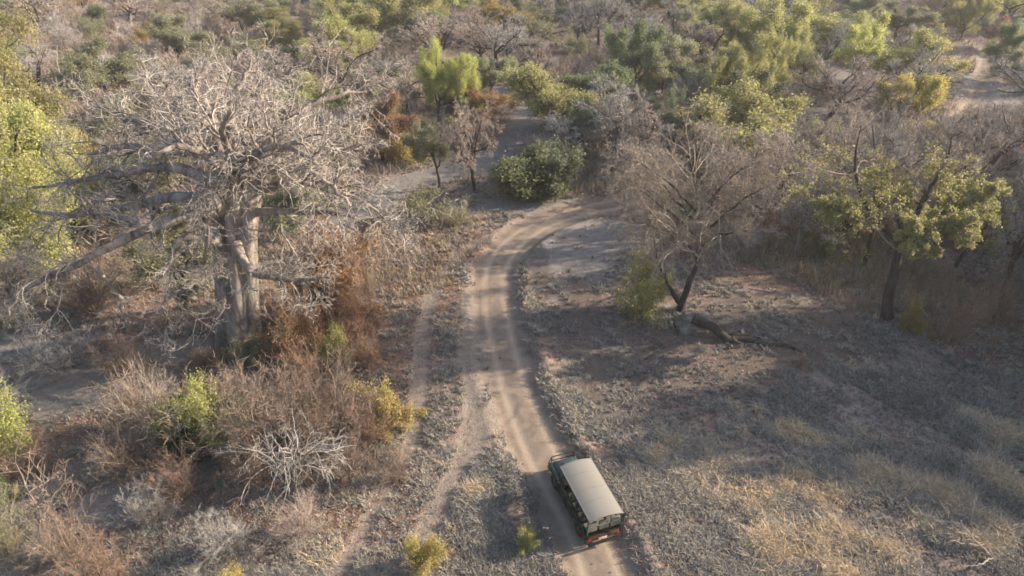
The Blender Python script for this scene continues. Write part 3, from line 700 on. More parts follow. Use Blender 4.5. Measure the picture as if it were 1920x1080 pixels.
for a in [('bush0', 615, 600, 425, 80, 'orange brown bush directly right of the baobab trunk', 'lf_orange', 'tw_rust'),
          ('fine0', 570, 640, 520, 60, 'rust red twiggy bush at the right foot of the baobab', None, 'tw_rust'),
          ('fine1', 665, 570, 430, 60, 'reddish dry bush farthest right behind the baobab foot', None, 'tw_rust'),
          ('bush2', 560, 680, 570, 60, 'rust orange leaved bush between the baobab foot and the thicket', 'lf_orange', 'tw_rust'),
          ('bush1', 670, 650, 560, 45, 'low rust leaved bush at the track side of the orange thicket', 'lf_orange', 'tw_rust'),
          ('dense0', 690, 545, 500, 18, 'small green bush on the right rim of the orange thicket', 'lf_olive', 'tw_olive'),
          ('dense0', 620, 590, 520, 26, 'green bush poking out of the rust coloured thicket by the baobab', 'lf_green', 'tw_rust'),
          ('bush1', 640, 680, 600, 36, 'yellow-green bush below the orange thicket beside the old wheel track', 'lf_lime', 'tw_olive'),
          ('bush2', 462, 680, 620, 36, 'small yellow-green bush in front of the baobab foot', 'lf_olive', 'tw_olive'),
          ('fine2', 520, 850, 678, 100, 'large grey-brown leafless thicket bush in front of the baobab', None, 'tw_dull'),
          ('fine3', 330, 850, 700, 95, 'large tan leafless bush left of the lime leaved bush', None, 'tw_brown'),
          ('fine1', 620, 800, 660, 75, 'mauve leafless bush behind the dead pale shrub towards the wheel track', None, 'tw_dull'),
          ('bush1', 395, 830, 705, 50, 'bright lime yellow bush among the grey thicket below the baobab', 'lf_lime', 'tw_olive'),
          ('dense1', 365, 830, 750, 50, 'dark green bush at the heart of the grey thicket', 'lf_dark', 'tw_grey'),
          ('fine0', 430, 860, 750, 65, 'olive grey leafless bush in front of the dark green bush', None, 'tw_olive'),
          ('fine2', 560, 780, 690, 70, 'tan leafless bush between the baobab foot and the pale dead shrub', None, 'tw_dull'),
          ('bush0', 735, 800, 705, 48, 'yellow leaved bush at the edge of the old wheel track', 'lf_yellow', 'tw_brown'),
          ('fine3', 700, 840, 740, 60, 'brown twiggy bush in front of the yellow leaved bush', None, 'tw_rust'),
          ('bush2', 800, 1065, 985, 46, 'golden yellow bush near the bottom edge left of the vehicle', 'lf_yellow', 'tw_olive'),
          ('bush0', 425, 1110, 1050, 38, 'golden bush cut by the bottom edge on the left', 'lf_yellow', 'tw_olive'),
          ('bush1', 988, 1030, 985, 24, 'small lime green bush in the grass left of the vehicle', 'lf_lime', 'tw_olive'),
          ('bush1', 5, 850, 750, 45, 'yellow-green bush cut by the left edge of the photo', 'lf_lime', 'tw_olive'),
          ('fine0', 15, 790, 700, 40, 'pale leafless bush at the left edge above the yellow-green bush', None, 'tw_grey'),
          ('dense0', 8, 935, 890, 20, 'small green bush at the left edge', 'lf_green', 'tw_olive'),
          ('fine1', 560, 1010, 930, 60, 'low mauve grey bush below the pale dead shrub', None, 'tw_pink'),
          ('fine3', 200, 1100, 1000, 50, 'rust coloured low bush near the bottom left corner', None, 'tw_rust'),
          ('fine2', 290, 980, 900, 34, 'dark leafless bush beside the bare patch on the lower left', None, 'tw_grey'),
          ('fine0', 240, 700, 610, 60, 'brown leafless bush in the baobab shade left of its trunk', None, 'tw_dull'),
          ('fine2', 110, 690, 600, 70, 'grey leafless bush under the hanging baobab twigs', None, 'tw_grey'),
          ('fine1', 380, 680, 640, 36, 'low dark bush at the left foot of the baobab', None, 'tw_dull'),
          ('bush0', 780, 410, 345, 44, 'olive bush at the tips of the right baobab branches', 'lf_olive', 'tw_olive'),
          ('fine1', 730, 430, 370, 40, 'grey leafless bush under the right tips of the baobab branches', None, 'tw_grey'),
          ('fine2', 860, 420, 370, 40, 'low dark bush at the outer side of the road bend', None, 'tw_olive'),
          ('dense0', 985, 362, 280, 66, 'dense bright green bush just behind the road bend', 'lf_green', 'tw_olive'),
          ('dense1', 1040, 350, 270, 45, 'grey-green bush right of the dense bright green bush', 'lf_greygreen', 'tw_grey'),
          ('bush1', 1200, 590, 480, 46, 'yellow-green bush on the left of the leaning dark trunk by the mound', 'lf_lime', 'tw_olive'),
          ('dense1', 1540, 480, 430, 26, 'small green bush behind the fallen branch clearing', 'lf_green', 'tw_olive'),
          ('fine0', 1780, 640, 530, 80, 'reddish leafless bush right of the thick dark leaning trunk', None, 'tw_rust'),
          ('fine3', 1860, 600, 500, 60, 'dry orange brown bush at the right edge under the grey crowns', None, 'tw_rust'),
          ('bush0', 1710, 620, 550, 26, 'small yellow bush right beside the thick dark trunk', 'lf_yellow', 'tw_rust'),
          ('fine1', 1500, 690, 650, 18, 'small dark tuft bush at the end of the fallen branch', None, 'tw_rust'),
          ('fine2', 1890, 610, 575, 20, 'small dark tuft bush near the right edge', None, 'tw_brown')]:
    leafy = a[6] is not None
    pt(a[0], a[1], a[2], a[3], a[4], a[5], 'bush', 'leafy_bush' if leafy else 'leafless_bush', leaf=m[a[6]] if leafy else None, twig=m[a[7]])
# centre
pt('sparse2', 825, 352, 215, 42, 'slim green tree with dark trunk beyond the baobab branch tips', leaf=m['lf_olive'], twig=m['tw_olive'], name='small_tree')
pt('bare0', 890, 358, 180, 48, 'slim leafless tree with dark trunk left of the dense green bush', twig=m['tw_pink'], bark=m['bark_dark'], name='bare_tree')
pt('leafy1', 718, 300, 180, 48, 'golden orange tree right behind the baobab crown', leaf=m['lf_orange'], twig=m['tw_brown'], name='leafy_tree')
pt('feather0', 820, 238, 82, 62, 'bright yellow-green tree standing above the road bend on the left', leaf=m['lf_lime'], twig=m['tw_olive'], name='leafy_tree')
pt('bare1', 662, 215, 50, 80, 'leafless tree with dark flat crown rising behind the baobab', twig=m['tw_pink'], bark=m['bark_dark'], name='bare_tree')
pt('bare3', 1150, 300, 150, 75, 'large soft grey leafless tree behind the road bend', twig=m['tw_grey'], name='bare_tree')
pt('bare2', 1060, 300, 205, 60, 'dark grey leafless tree left of the large soft grey tree', twig=m['tw_grey'], name='bare_tree')
pt('leafy2', 1190, 170, 45, 60, 'green tree in the centre of the upper wood', leaf=m['lf_green'], twig=m['tw_olive'], name='leafy_tree')
pt('bare1', 1010, 130, 25, 62, 'leafless tree with dark forked limbs at the top centre', twig=m['tw_olive'], bark=m['bark_dark'], name='bare_tree')
pt('bare0', 1122, 85, -40, 45, 'tall dark leafless tree rising over the top edge right of centre', twig=m['tw_grey'], bark=m['bark_dark'], name='bare_tree')
pt('feather1', 1325, 235, 60, 95, 'broad yellow-green tree in the upper wood right of centre', leaf=m['lf_yg'], twig=m['tw_olive'], name='leafy_tree')
pt('sparse0', 1290, 218, 90, 50, 'pale green tree with short black trunk left of the broad yellow-green tree', leaf=m['lf_olive'], twig=m['tw_olive'], name='leafy_tree')
pt('sparse2', 1400, 262, 130, 70, 'grey-green open tree right below the broad yellow-green tree', leaf=m['lf_greygreen'], twig=m['tw_grey'], name='leafy_tree')
pt('leafy3', 1450, 150, 5, 75, 'yellow-green tree on the upper right reaching almost to the top edge', leaf=m['lf_yg'], twig=m['tw_olive'], name='leafy_tree')
pt('sparse1', 1614, 185, 28, 62, 'single lime green tree with slender pale trunk', leaf=m['lf_lime'], twig=m['tw_pale'], bark=m['bark_pale'], name='leafy_tree')
pt('leafy2', 1690, 238, 135, 66, 'rounded golden yellow tree right of the slender pale trunk', leaf=m['lf_yellow'], twig=m['tw_brown'], name='leafy_tree')
# right group
pt('bare1', 1620, 500, 200, 120, 'leafless tree with black forked limbs behind the thick leaning trunk', twig=m['tw_grey'], bark=m['bark_dark'], name='bare_tree')
pt('bare0', 1490, 480, 310, 95, 'grey leafless tree with drooping branches above the fallen branch', twig=m['tw_grey'], name='bare_tree')
pt('bare2', 1876, 560, 290, 85, 'grey leafless tree with thin dark stem near the right edge', twig=m['tw_grey'], bark=m['bark_dark'], name='bare_tree')
pt('bare1', 1230, 440, 275, 75, 'pinkish leafless tree beside the end of the sunlit road bend', twig=m['tw_tan'], name='bare_tree')
pt('bare2', 1390, 440, 230, 95, 'pinkish grey leafless tree behind the wide leaning one', twig=m['tw_tan'], bark=m['bark_dark'], name='bare_tree')
pt('bare3', 1760, 440, 250, 110, 'brown grey leafless tree in the thick of the right hand crowns', twig=m['tw_tan'], bark=m['bark_dark'], name='bare_tree')
pt('sparse0', 1790, 500, 340, 80, 'small yellow-green tree under the grey crowns at right', leaf=m['lf_yg'], twig=m['tw_grey'], name='small_tree')
pt('bare0', 1910, 470, 230, 90, 'leafless grey tree cut by the right edge', twig=m['tw_grey'], name='bare_tree')
pt('bare1', 1540, 400, 215, 90, 'pinkish leafless tree left of the black forked limbs', twig=m['tw_tan'], name='bare_tree')
pt('bare2', 1300, 330, 215, 70, 'grey leafless tree below the broad yellow-green tree', twig=m['tw_tan'], name='bare_tree')
pt('bare3', 1890, 330, 185, 85, 'tan leafless tree at the right edge above the grey crowns', twig=m['tw_tan'], name='bare_tree')
pt('bare0', 1690, 340, 215, 85, 'tan leafless tree in front of the rounded golden tree', twig=m['tw_tan'], name='bare_tree')

for a in [('fine1', 455, 770, 690, 70, 'pale tan leafless bush directly below the baobab foot', 'tw_dull'),
          ('fine0', 260, 800, 690, 60, 'straw coloured leafless bush at the left end of the grey thicket', 'tw_dull'),
          ('fine3', 580, 720, 632, 60, 'reddish tan leafless bush below the rust red one', 'tw_rust'),
          ('fine2', 690, 690, 590, 45, 'reddish twiggy bush bordering the old wheel track by the orange thicket', 'tw_rust'),
          ('fine0', 680, 610, 510, 45, 'brown leafless bush at the right end of the orange thicket', 'tw_dull'),
          ('fine1', 480, 900, 800, 60, 'dull russet leafless bush left of the pale dead shrub', 'tw_rust'),
          ('fine2', 650, 900, 800, 60, 'mauve grey leafless bush right of the pale dead shrub', 'tw_dull'),
          ('fine3', 350, 930, 840, 60, 'russet leafless bush just above the lower bare patch', 'tw_rust'),
          ('fine0', 580, 870, 740, 70, 'tall mauve leafless bush right behind the pale dead shrub', 'tw_dull'),
          ('fine1', 250, 880, 780, 55, 'dark mauve leafless bush between the two bare patches', 'tw_dull'),
          ('fine2', 60, 890, 820, 50, 'russet leafless bush above the pale forked sapling', 'tw_rust'),
          ('fine3', 130, 1060, 950, 60, 'mauve leafless bush beside the pale forked sapling', 'tw_dull'),
          ('fine0', 20, 1040, 930, 50, 'olive leafless bush in the bottom left corner', 'tw_olive'),
          ('fine2', 430, 1030, 950, 55, 'grey leafless bush at the lower right end of the bare patch', 'tw_grey'),
          ('fine3', 745, 900, 820, 38, 'small mauve leafless bush between the old wheel track and the thicket', 'tw_dull'),
          ('fine1', 560, 570, 470, 50, 'pale tan leafless bush right behind the baobab trunk', 'tw_dull'),
          ('fine0', 180, 580, 480, 70, 'tan leafless bush behind the pale leaning trunk', 'tw_dull'),
          ('fine2', 20, 610, 500, 60, 'olive leafless bush under the lowest limb at the left edge', 'tw_olive'),
          ('fine3', 290, 540, 440, 60, 'olive brown leafless bush behind the hanging baobab branches', 'tw_olive')]:
    pt(a[0], a[1], a[2], a[3], a[4], a[5], 'bush', 'leafless_bush', twig=m[a[6]])
for a in [('bare2', 1440, 400, 240, 90, 'tan leafless tree above the drooping grey branches', 'tw_tan'),
          ('bare1', 1330, 400, 250, 90, 'tan leafless tree right behind the wide leaning one', 'tw_tan'),
          ('bare0', 1590, 340, 200, 90, 'tan leafless tree behind the black forked limbs', 'tw_tan'),
          ('bare2', 1650, 420, 260, 90, 'soft brown leafless tree touching the top of the thick trunk tree', 'tw_tan'),
          ('bare3', 1820, 370, 210, 90, 'tan leafless tree second in from the right edge', 'tw_tan'),
          ('bare1', 1480, 330, 215, 90, 'soft tan leafless tree below the dark gap by the pale trunk', 'tw_tan'),
          ('bare0', 1750, 330, 205, 80, 'tan leafless tree below the rounded golden tree', 'tw_tan')]:
    pt(a[0], a[1], a[2], a[3], a[4], a[5], twig=m[a[6]], bark=m['bark_dark'], name='bare_tree')
for a in [('leafy0', 1240, 175, 75, 55, 'olive green tree left of the broad yellow-green tree', 'lf_olive'),
          ('feather1', 1395, 215, 75, 60, 'yellow-green feathery tree touching the broad one on its right', 'lf_yg'),
          ('leafy1', 1500, 185, 60, 50, 'yellow-green tree with gold tints before the dark gap', 'lf_yg'),
          ('feather0', 1360, 120, 10, 55, 'hazy yellow-green tree above the broad yellow-green tree', 'lf_yg'),
          ('leafy3', 1270, 105, 15, 50, 'hazy olive tree near the top, right of the tall dark leafless one', 'lf_olive'),
          ('feather1', 1800, 75, -20, 65, 'yellow-green tree at the top right of the photo', 'lf_yg'),
          ('leafy0', 1880, 140, 40, 45, 'dark green tree at the far right beside the far track', 'lf_green'),
          ('leafy2', 770, 80, -20, 60, 'yellow-green tree at the top edge left of centre', 'lf_yg'),
          ('leafy3', 690, 70, -10, 50, 'olive tree at the top edge behind the baobab top', 'lf_olive'),
          ('feather0', 520, 90, 15, 60, 'pale yellow-green tree over the baobab top', 'lf_yg'),
          ('leafy1', 950, 75, -10, 50, 'golden green tree at the top edge in the centre', 'lf_yellow'),
          ('feather0', 1100, 290, 190, 60, 'grey-green feathery tree behind the dark grey leafless tree', 'lf_greygreen'),
          ('feather1', 1200, 300, 170, 65, 'grey-green feathery tree right of the large soft grey tree', 'lf_greygreen'),
          ('leafy0', 590, 130, 60, 50, 'olive tree showing right of the baobab top', 'lf_olive')]:
    pt(a[0], a[1], a[2], a[3], a[4], a[5], leaf=m[a[6]], twig=m['tw_olive'], name='leafy_tree')

# ------------------------------------------------------------------ single dead things built by hand
def single(name, label, cat, base, polys, parts=('trunk', 'branches'), mt=('bark_pale', 'tw_pale'), k=(6, 5), seed=1, grav=-.03, lr=.45, tr=.012, leaf=None):
    """polys: list of [(px,py,dy,r)...] main stems; leaf = (material, per twig, size, test on the twig's place)"""
    rng = np.random.default_rng(seed)
    b = G(*base); z = float(gh(b[0], b[1])[0]); org = np.array([b[0], b[1], z])
    root = bpy.data.objects.new(name, None); COL.objects.link(root); root.location = org
    q, qc = Q(), Q()
    for L in polys:
        P = np.array([np.r_[PL(p[0], p[1], b[1] + p[2]) - org, p[3]] for p in L])
        d = np.r_[0, np.cumsum(np.linalg.norm(np.diff(P[:, :3], axis=0), axis=1))]; t = np.linspace(0, d[-1], 13)
        C = np.stack([np.interp(t, d, P[:, i]) for i in range(4)], 1)
        C[1:, :3] += rng.normal(0, min(d[-1], 4) * .011, (12, 3)); C[:, 2] = np.maximum(C[:, 2], C[:, 3] * .4 + gh(C[:, 0] + org[0], C[:, 1] + org[1]) - z)
        tubes(q, C[None, :, :3], C[None, :, 3], 8, 0, flute=.06, seed=seed)
        A = C[None, :, :3]; R = C[None, :, 3]
        P, D, L2, r, _ = kids(rng, A, R, d[-1:], k[0], .35, 1, 45, 15, lr, .5)
        B = grow(rng, P, D, L2, 6, .2, grav); Rb = taper(np.clip(r, tr, .06), 6, .3)
        tubes(qc, B, Rb, 4, 0, rng.uniform(.3, 1, len(B)))
        P, D, L3, r, _ = kids(rng, B, Rb, L2, k[1], .15, 1, 42, 15, .5, .6)
        E = grow(rng, P, D, L3, 4, .22, grav); Re = taper(np.full(len(E), tr * 1.2), 4, .5); tubes(qc, E, Re, 3, 0, rng.uniform(0, 1, len(E)))
        if len(k) > 2:
            P, D, L4, r, _ = kids(rng, E, Re, L3, k[2], .15, 1, 42, 15, .55, .6)
            E = grow(rng, P, D, L4, 3, .22, grav); tubes(qc, E, taper(np.full(len(E), tr), 3, .5), 3, 0, rng.uniform(0, 1, len(E)))
        if leaf:
            E2 = E[leaf[3](E[:, -1])]
            if len(E2): leaves(qc, rng, E2, leaf[1], leaf[2], leaf[2], 1)
    child(parts[0], q.mesh(name + '_stem', [M[mt[0]]]), root)
    child(parts[1], qc.mesh(name + '_twigs', [M[mt[1]]] + ([M[leaf[0]]] if leaf else []), False), root)
    tag(root, label, cat); ALL.append(dict(o=root, x=b[0], y=b[1], r=1.5, h=2, look=None, label='x')); return root
single('leaning_tree', 'small crooked dead tree with pale leaning trunk left of the baobab', 'dead tree', (242, 618),
       [[(242, 620, 0, .16), (225, 560, 0, .13), (205, 530, 0, .12), (183, 510, -.2, .11), (150, 492, -.3, .07), (110, 450, -.3, .04)], [(190, 513, -.2, .10), (184, 480, 0, .08), (178, 440, .3, .06), (190, 400, .3, .03)]], seed=3, k=(7, 6), mt=('bark_pale', 'tw_brown'))
single('dead_shrub', 'pale dead shrub with branches radiating like a fountain below the grey thicket', 'dead shrub', (545, 925),
       [[(545 + dx * .1, 925, 0, .06), (545 + dx * .35, 860 + abs(dx) * .05, dy * .5, .05), (545 + dx * .75, 830 + abs(dx) * .12, dy, .035), (545 + dx, ey, dy * 1.2, .018)]
        for dx, dy, ey in ((-120, 0, 850), (-90, -1, 890), (-60, .8, 810), (-30, -1.2, 880), (-10, 1, 790), (20, -1, 880), (40, .8, 800), (60, -.8, 890), (85, 0, 845), (110, .4, 870), (-100, .8, 825), (5, 0, 800))],
       parts=('stems', 'twigs'), seed=5, k=(8, 7), grav=-.12, mt=('bark_grey', 'tw_grey'), tr=.008)
single('bare_shrub', 'pale forked bare sapling in the bottom left corner', 'bare shrub', (80, 1010),
       [[(82, 1015, 0, .07), (68, 950, 0, .05), (45, 900, .2, .035), (28, 850, .3, .015)], [(76, 985, 0, .05), (95, 930, 0, .035), (135, 890, .2, .02)], [(72, 965, 0, .05), (82, 910, -.4, .03), (80, 870, -.4, .015)]],
       parts=('stems', 'twigs'), seed=8, k=(9, 6), grav=.04, mt=('bark_grey', 'tw_dull'), tr=.009)
single('fallen_branch', 'long dark fallen branch lying in the shade right of the grey mound', 'fallen branch', (1400, 640),
       [[(1300, 598, .9, .34), (1335, 612, .5, .32), (1362, 636, 0, .28), (1402, 640, .1, .23), (1432, 662, -.5, .19), (1468, 666, -.5, .14), (1505, 694, -1.4, .06)], [(1370, 632, 0, .22), (1392, 656, -.6, .16), (1342, 670, -1, .06)], [(1360, 625, .3, .15), (1400, 628, .4, .10), (1440, 650, .2, .05)]],
       parts=('trunk', 'twigs'), seed=9, k=(5, 4), grav=0, mt=('bark_dark', 'tw_grey'), lr=.25)
single('dead_branch', 'pale forked dead branch lying in the golden grass at the bottom right', 'dead branch', (1850, 1040),
       [[(1780, 1015, .3, .03), (1840, 1025, .15, .07), (1865, 1050, -.4, .07), (1905, 1090, -1.2, .05)], [(1860, 1045, -.3, .05), (1835, 1060, -.9, .03), (1810, 1062, -1, .015)], [(1870, 1055, -.4, .04), (1900, 1050, -.2, .03), (1925, 1030, .2, .015)], [(1840, 1025, 0, .05), (1815, 1000, .6, .03), (1800, 980, .9, .02), (1755, 978, 1, .012)]],
       parts=('trunk', 'twigs'), seed=11, k=(5, 3), grav=0, lr=.25)
single('dead_branch', 'pale dead branch poking in from the right edge above the golden grass', 'dead branch', (1900, 990),
       [[(1960, 965, .8, .06), (1915, 985, 0, .05), (1880, 998, -.2, .02)], [(1930, 980, .2, .04), (1905, 1010, -.6, .025), (1940, 1030, -.9, .02)]], parts=('trunk', 'twigs'), seed=12, k=(5, 3), grav=0, lr=.25)
single('dead_branch', 'grey upright dead stick standing in the grass at the lower right', 'dead branch', (1822, 990), [[(1822, 992, 0, .03), (1824, 955, 0, .02), (1830, 925, .2, .01)]], parts=('trunk', 'twigs'), seed=14, k=(4, 3), grav=0, lr=.2)
single('dead_branch', 'short curved grey stick lying in the middle of the right hand grass', 'dead branch', (1745, 780), [[(1725, 788, 0, .03), (1745, 776, .2, .04), (1765, 770, .4, .015)]], parts=('trunk', 'twigs'), seed=15, k=(4, 3), grav=0, lr=.25)
single('dead_branch', 'small pale stick lying where the shade meets the lit grass', 'dead branch', (1418, 738), [[(1412, 730, .2, .03), (1420, 738, 0, .045), (1428, 744, -.2, .02)]], parts=('trunk', 'twigs'), seed=16, k=(4, 3), grav=0, lr=.25)
single('dead_branch', 'pale stick lying among the rusty leaves near the left edge', 'dead branch', (145, 800), [[(125, 812, 0, .025), (145, 800, .3, .03), (167, 790, .6, .015)]], parts=('trunk', 'twigs'), seed=17, k=(4, 3), grav=0, lr=.25)
single('dead_branch', 'horizontal pale branch above the stick near the left edge', 'dead branch', (70, 790), [[(45, 788, 0, .03), (80, 788, 0, .035), (100, 786, .2, .015)]], parts=('trunk', 'twigs'), seed=18, k=(4, 3), grav=.03, lr=.4)
single('leaning_tree', 'wide leafless tree with black crooked trunk forking up from the grey mound', 'tree', (1285, 585),
       [[(1272, 592, 0, .30), (1285, 545, 0, .24), (1305, 500, .2, .19), (1315, 450, .4, .16), (1310, 400, .6, .12), (1300, 330, 1, .08), (1290, 285, 1.4, .04)],
        [(1275, 570, 0, .2), (1255, 540, -.2, .12), (1240, 500, -.2, .08), (1225, 450, -.6, .04)],
        [(1312, 450, .4, .13), (1270, 410, 0, .10), (1220, 370, -.8, .06), (1180, 330, -1.5, .03)], [(1312, 450, .4, .13), (1350, 410, 0, .10), (1400, 370, -.6, .07), (1440, 350, -1, .03)],
        [(1310, 400, .4, .10), (1250, 340, -1, .07), (1195, 300, -2, .03)], [(1310, 400, .4, .10), (1370, 330, .8, .07), (1425, 300, 1.2, .03)],
        [(1310, 420, .4, .12), (1340, 370, 1.6, .09), (1380, 310, 2.8, .04)], [(1310, 420, .4, .12), (1260, 370, 2.6, .09), (1220, 310, 4, .04)],
        [(1315, 460, .3, .12), (1350, 440, -1.5, .09), (1420, 430, -2.8, .05)], [(1308, 480, .2, .12), (1270, 440, -1.8, .08), (1200, 420, -3, .04)]],
       seed=21, k=(20, 12, 10), grav=-.03, mt=('bark_dark', 'tw_brown'), lr=.62, tr=.008)
single('leaning_tree', 'tree with thick black tilted trunk and low yellow-green leaves on the right', 'tree', (1662, 598),
       [[(1660, 604, 0, .45), (1668, 550, 0, .35), (1680, 500, 0, .31), (1688, 455, 0, .27), (1640, 405, .2, .19), (1605, 345, .6, .13), (1600, 290, 1, .07), (1610, 240, 1.4, .03)],
        [(1688, 460, 0, .25), (1720, 400, .3, .17), (1745, 350, .8, .12), (1775, 300, 1.2, .07), (1790, 250, 1.6, .03)],
        [(1640, 405, .2, .14), (1600, 400, -.6, .09), (1560, 390, -1, .04)], [(1690, 450, -.1, .16), (1750, 430, -1.4, .11), (1820, 420, -2.2, .05)],
        [(1690, 450, 0, .15), (1760, 400, 1, .10), (1840, 370, 1.6, .05)], [(1690, 455, -.1, .14), (1710, 440, -2, .09), (1720, 450, -3, .04)],
        [(1690, 440, .4, .14), (1680, 370, 2.8, .1), (1660, 310, 4, .05)], [(1620, 370, .4, .10), (1660, 330, -1.4, .07), (1700, 300, -2.4, .03)]],
       seed=22, k=(16, 10, 7), grav=.0, mt=('bark_dark', 'tw_dull'), lr=.54, tr=.009, leaf=('lf_yg', 9, .09, lambda p: (p[:, 2] < 11.0 + np.sin(p[:, 0] * 2.3) * 1.2) & (np.sin(p[:, 0] * 3 + p[:, 2] * 2.5) + np.sin(p[:, 1] * 3) > -1.5)))
single('root_tangle', 'tangle of dry grey roots hanging beside the mound', 'dead shrub', (1240, 612), [[(1245 + d * .3, 585, 0, .05), (1240 + d, 598, -.3 + abs(d) * .01, .03), (1240 + d * 1.6, 620, -.5, .015)] for d in (-18, -9, 0, 8, 16)], parts=('stems', 'twigs'), seed=23, k=(6, 4), grav=-.1, mt=('bark_grey', 'tw_grey'), tr=.009)

for nm_, lb_, x_, y_, d_ in (('dead_branch', 'forked grey dead branch in the golden grass at the right edge', 1880, 930, 34), ('dead_branch', 'thin fallen branch under the yellow-green crown of the black trunk', 1760, 655, 30),
                           ('dead_branch', 'dry branch lying across the bare patch behind the mound', 1430, 545, 26), ('dead_branch', 'small fallen branch between the two wheel tracks below the bend', 850, 600, 18),
                           ('dead_branch', 'grey fallen branch in the litter at the lower left bare patch', 330, 905, 28), ('dead_branch', 'twisted dead branch lying on the right side of the clearing', 1800, 745, 22)):
    single(nm_, lb_, 'dead branch', (x_, y_), [[(x_ - d_, y_ - 4, .2, .02), (x_, y_, 0, .05), (x_ + d_ * .7, y_ + 8, -.3, .035), (x_ + d_ * 1.3, y_ + 6, -.2, .015)], [(x_, y_, 0, .035), (x_ + d_ * .5, y_ - 9, .3, .015)]], parts=('trunk', 'twigs'), seed=int(x_), k=(4, 3), grav=0, lr=.3, mt=('bark_grey', 'tw_grey'))
def build_mound():
    bm = bmesh.new(); bmesh.ops.create_icosphere(bm, subdivisions=5, radius=1)
    for v in bm.verts:
        p = v.co; n = 1 + .16 * math.sin(p.x * 3 + 1) * math.cos(p.y * 2.6) + .08 * math.sin(p.x * 7 + p.z * 6) + .05 * math.cos(p.y * 11 + p.x * 5) + .03 * math.sin(p.z * 19 + p.y * 13)
        v.co = Vector((p.x * 1.45 * n, p.y * 1.05 * n, p.z * .85 * n + .12))
    me = bpy.data.meshes.new('mound'); bm.to_mesh(me); bm.free()
    for p in me.polygons: p.use_smooth = True
    me.materials.append(bark_mat('mound_earth', (0.10, 0.086, 0.078), (0.27, 0.235, 0.205), 2.0, .8, False))
    b = G(1300, 612); o = bpy.data.objects.new('earth_mound', me); COL.objects.link(o); o.location = (b[0], b[1], float(gh(b[0], b[1])[0]))
    tag(o, 'rounded grey earth mound at the foot of the crooked black trunk', 'mound')
build_mound()

# ------------------------------------------------------------------ safari vehicle
def vmat(name, c, rough=.5, metal=0.0, spec=.4):
    mm, nt, b = mat(name); b.inputs['Roughness'].default_value = rough; b.inputs['Metallic'].default_value = metal; b.inputs['Specular IOR Level'].default_value = spec
    tc = nt.nodes.new("ShaderNodeTexCoord"); n = noise(nt, 2.2, 7, .7, tc.outputs['Object'], .5)
    nt.links.new(mixc(nt, ramp(nt, n, [(.4, (0, 0, 0)), (.75, (.5, .5, .5))]), c, tuple(min(1, x * .7 + y) for x, y in zip(c, (.075, .06, .045)))), b.inputs['Base Color'])
    return mm
VM = {'green': vmat('dark_green_paint', (.006, .017, .012), .35), 'bonnet': vmat('green_bonnet_paint', (.032, .062, .058), .3), 'canvas': vmat('taupe_canvas', (.25, .232, .198), .8),
      'black': vmat('black_steel', (.012, .012, .013), .45), 'tyre': vmat('tyre_rubber', (.02, .019, .018), .9), 'rim': vmat('steel_rim', (.18, .17, .16), .4, .6),
      'seat': vmat('khaki_seat_cover', (.17, .165, .135), .85), 'seatd': vmat('dark_green_seat_cover', (.035, .045, .038), .8), 'red': vmat('red_lens', (.4, .012, .015), .25), 'rust': vmat('brown_red_tail_panel', (.11, .035, .022), .5),
      'plate': vmat('white_plate', (.6, .58, .5), .5), 'glass': vmat('dark_glass', (.03, .04, .045), .08, 0, .6), 'lens': vmat('clear_lens', (.5, .5, .5), .1)}
def box(bm, c, s, bev=.02, seg=2, rot=None):
    r = bmesh.ops.create_cube(bm, size=1); vs = r['verts']
    for v in vs: v.co = Vector((v.co.x * s[0], v.co.y * s[1], v.co.z * s[2]))
    if bev > 0:
        es = list({e for v in vs for e in v.link_edges})
        rb = bmesh.ops.bevel(bm, geom=vs + es, offset=min(bev, min(s) * .45), segments=seg, affect='EDGES', profile=.6)
        vs = list({v for f in rb['faces'] for v in f.verts} | {v for v in vs if v.is_valid})
        # faces left from the cube share these verts
    for v in vs:
        if rot is not None: v.co = rot @ v.co
        v.co += Vector(c)
def bar(bm, a, b, r, n=8):
    a, b = Vector(a), Vector(b); d = b - a
    mtx = Matrix.Translation((a + b) / 2) @ d.to_track_quat('Z', 'Y').to_matrix().to_4x4()
    bmesh.ops.create_cone(bm, cap_ends=True, segments=n, radius1=r, radius2=r, depth=d.length, matrix=mtx)
def loft(bm, secs):
    rings = [[bm.verts.new(p) for p in s] for s in secs]
    for a, b in zip(rings, rings[1:]):
        for i in range(len(a)):
            j = (i + 1) % len(a); bm.faces.new((a[i], a[j], b[j], b[i]))
    bm.faces.new(rings[0][::-1]); bm.faces.new(rings[-1])
def fin(name, bm, mt, parent, loc=None, smooth=True):
    bmesh.ops.recalc_face_normals(bm, faces=bm.faces[:])
    me = bpy.data.meshes.new(name); bm.to_mesh(me); bm.free(); me.materials.append(VM[mt])
    if smooth:
        for p in me.polygons: p.use_smooth = True
        try: me.set_sharp_from_angle(angle=math.radians(35))
        except Exception: pass
    return child(name, me, parent, loc)
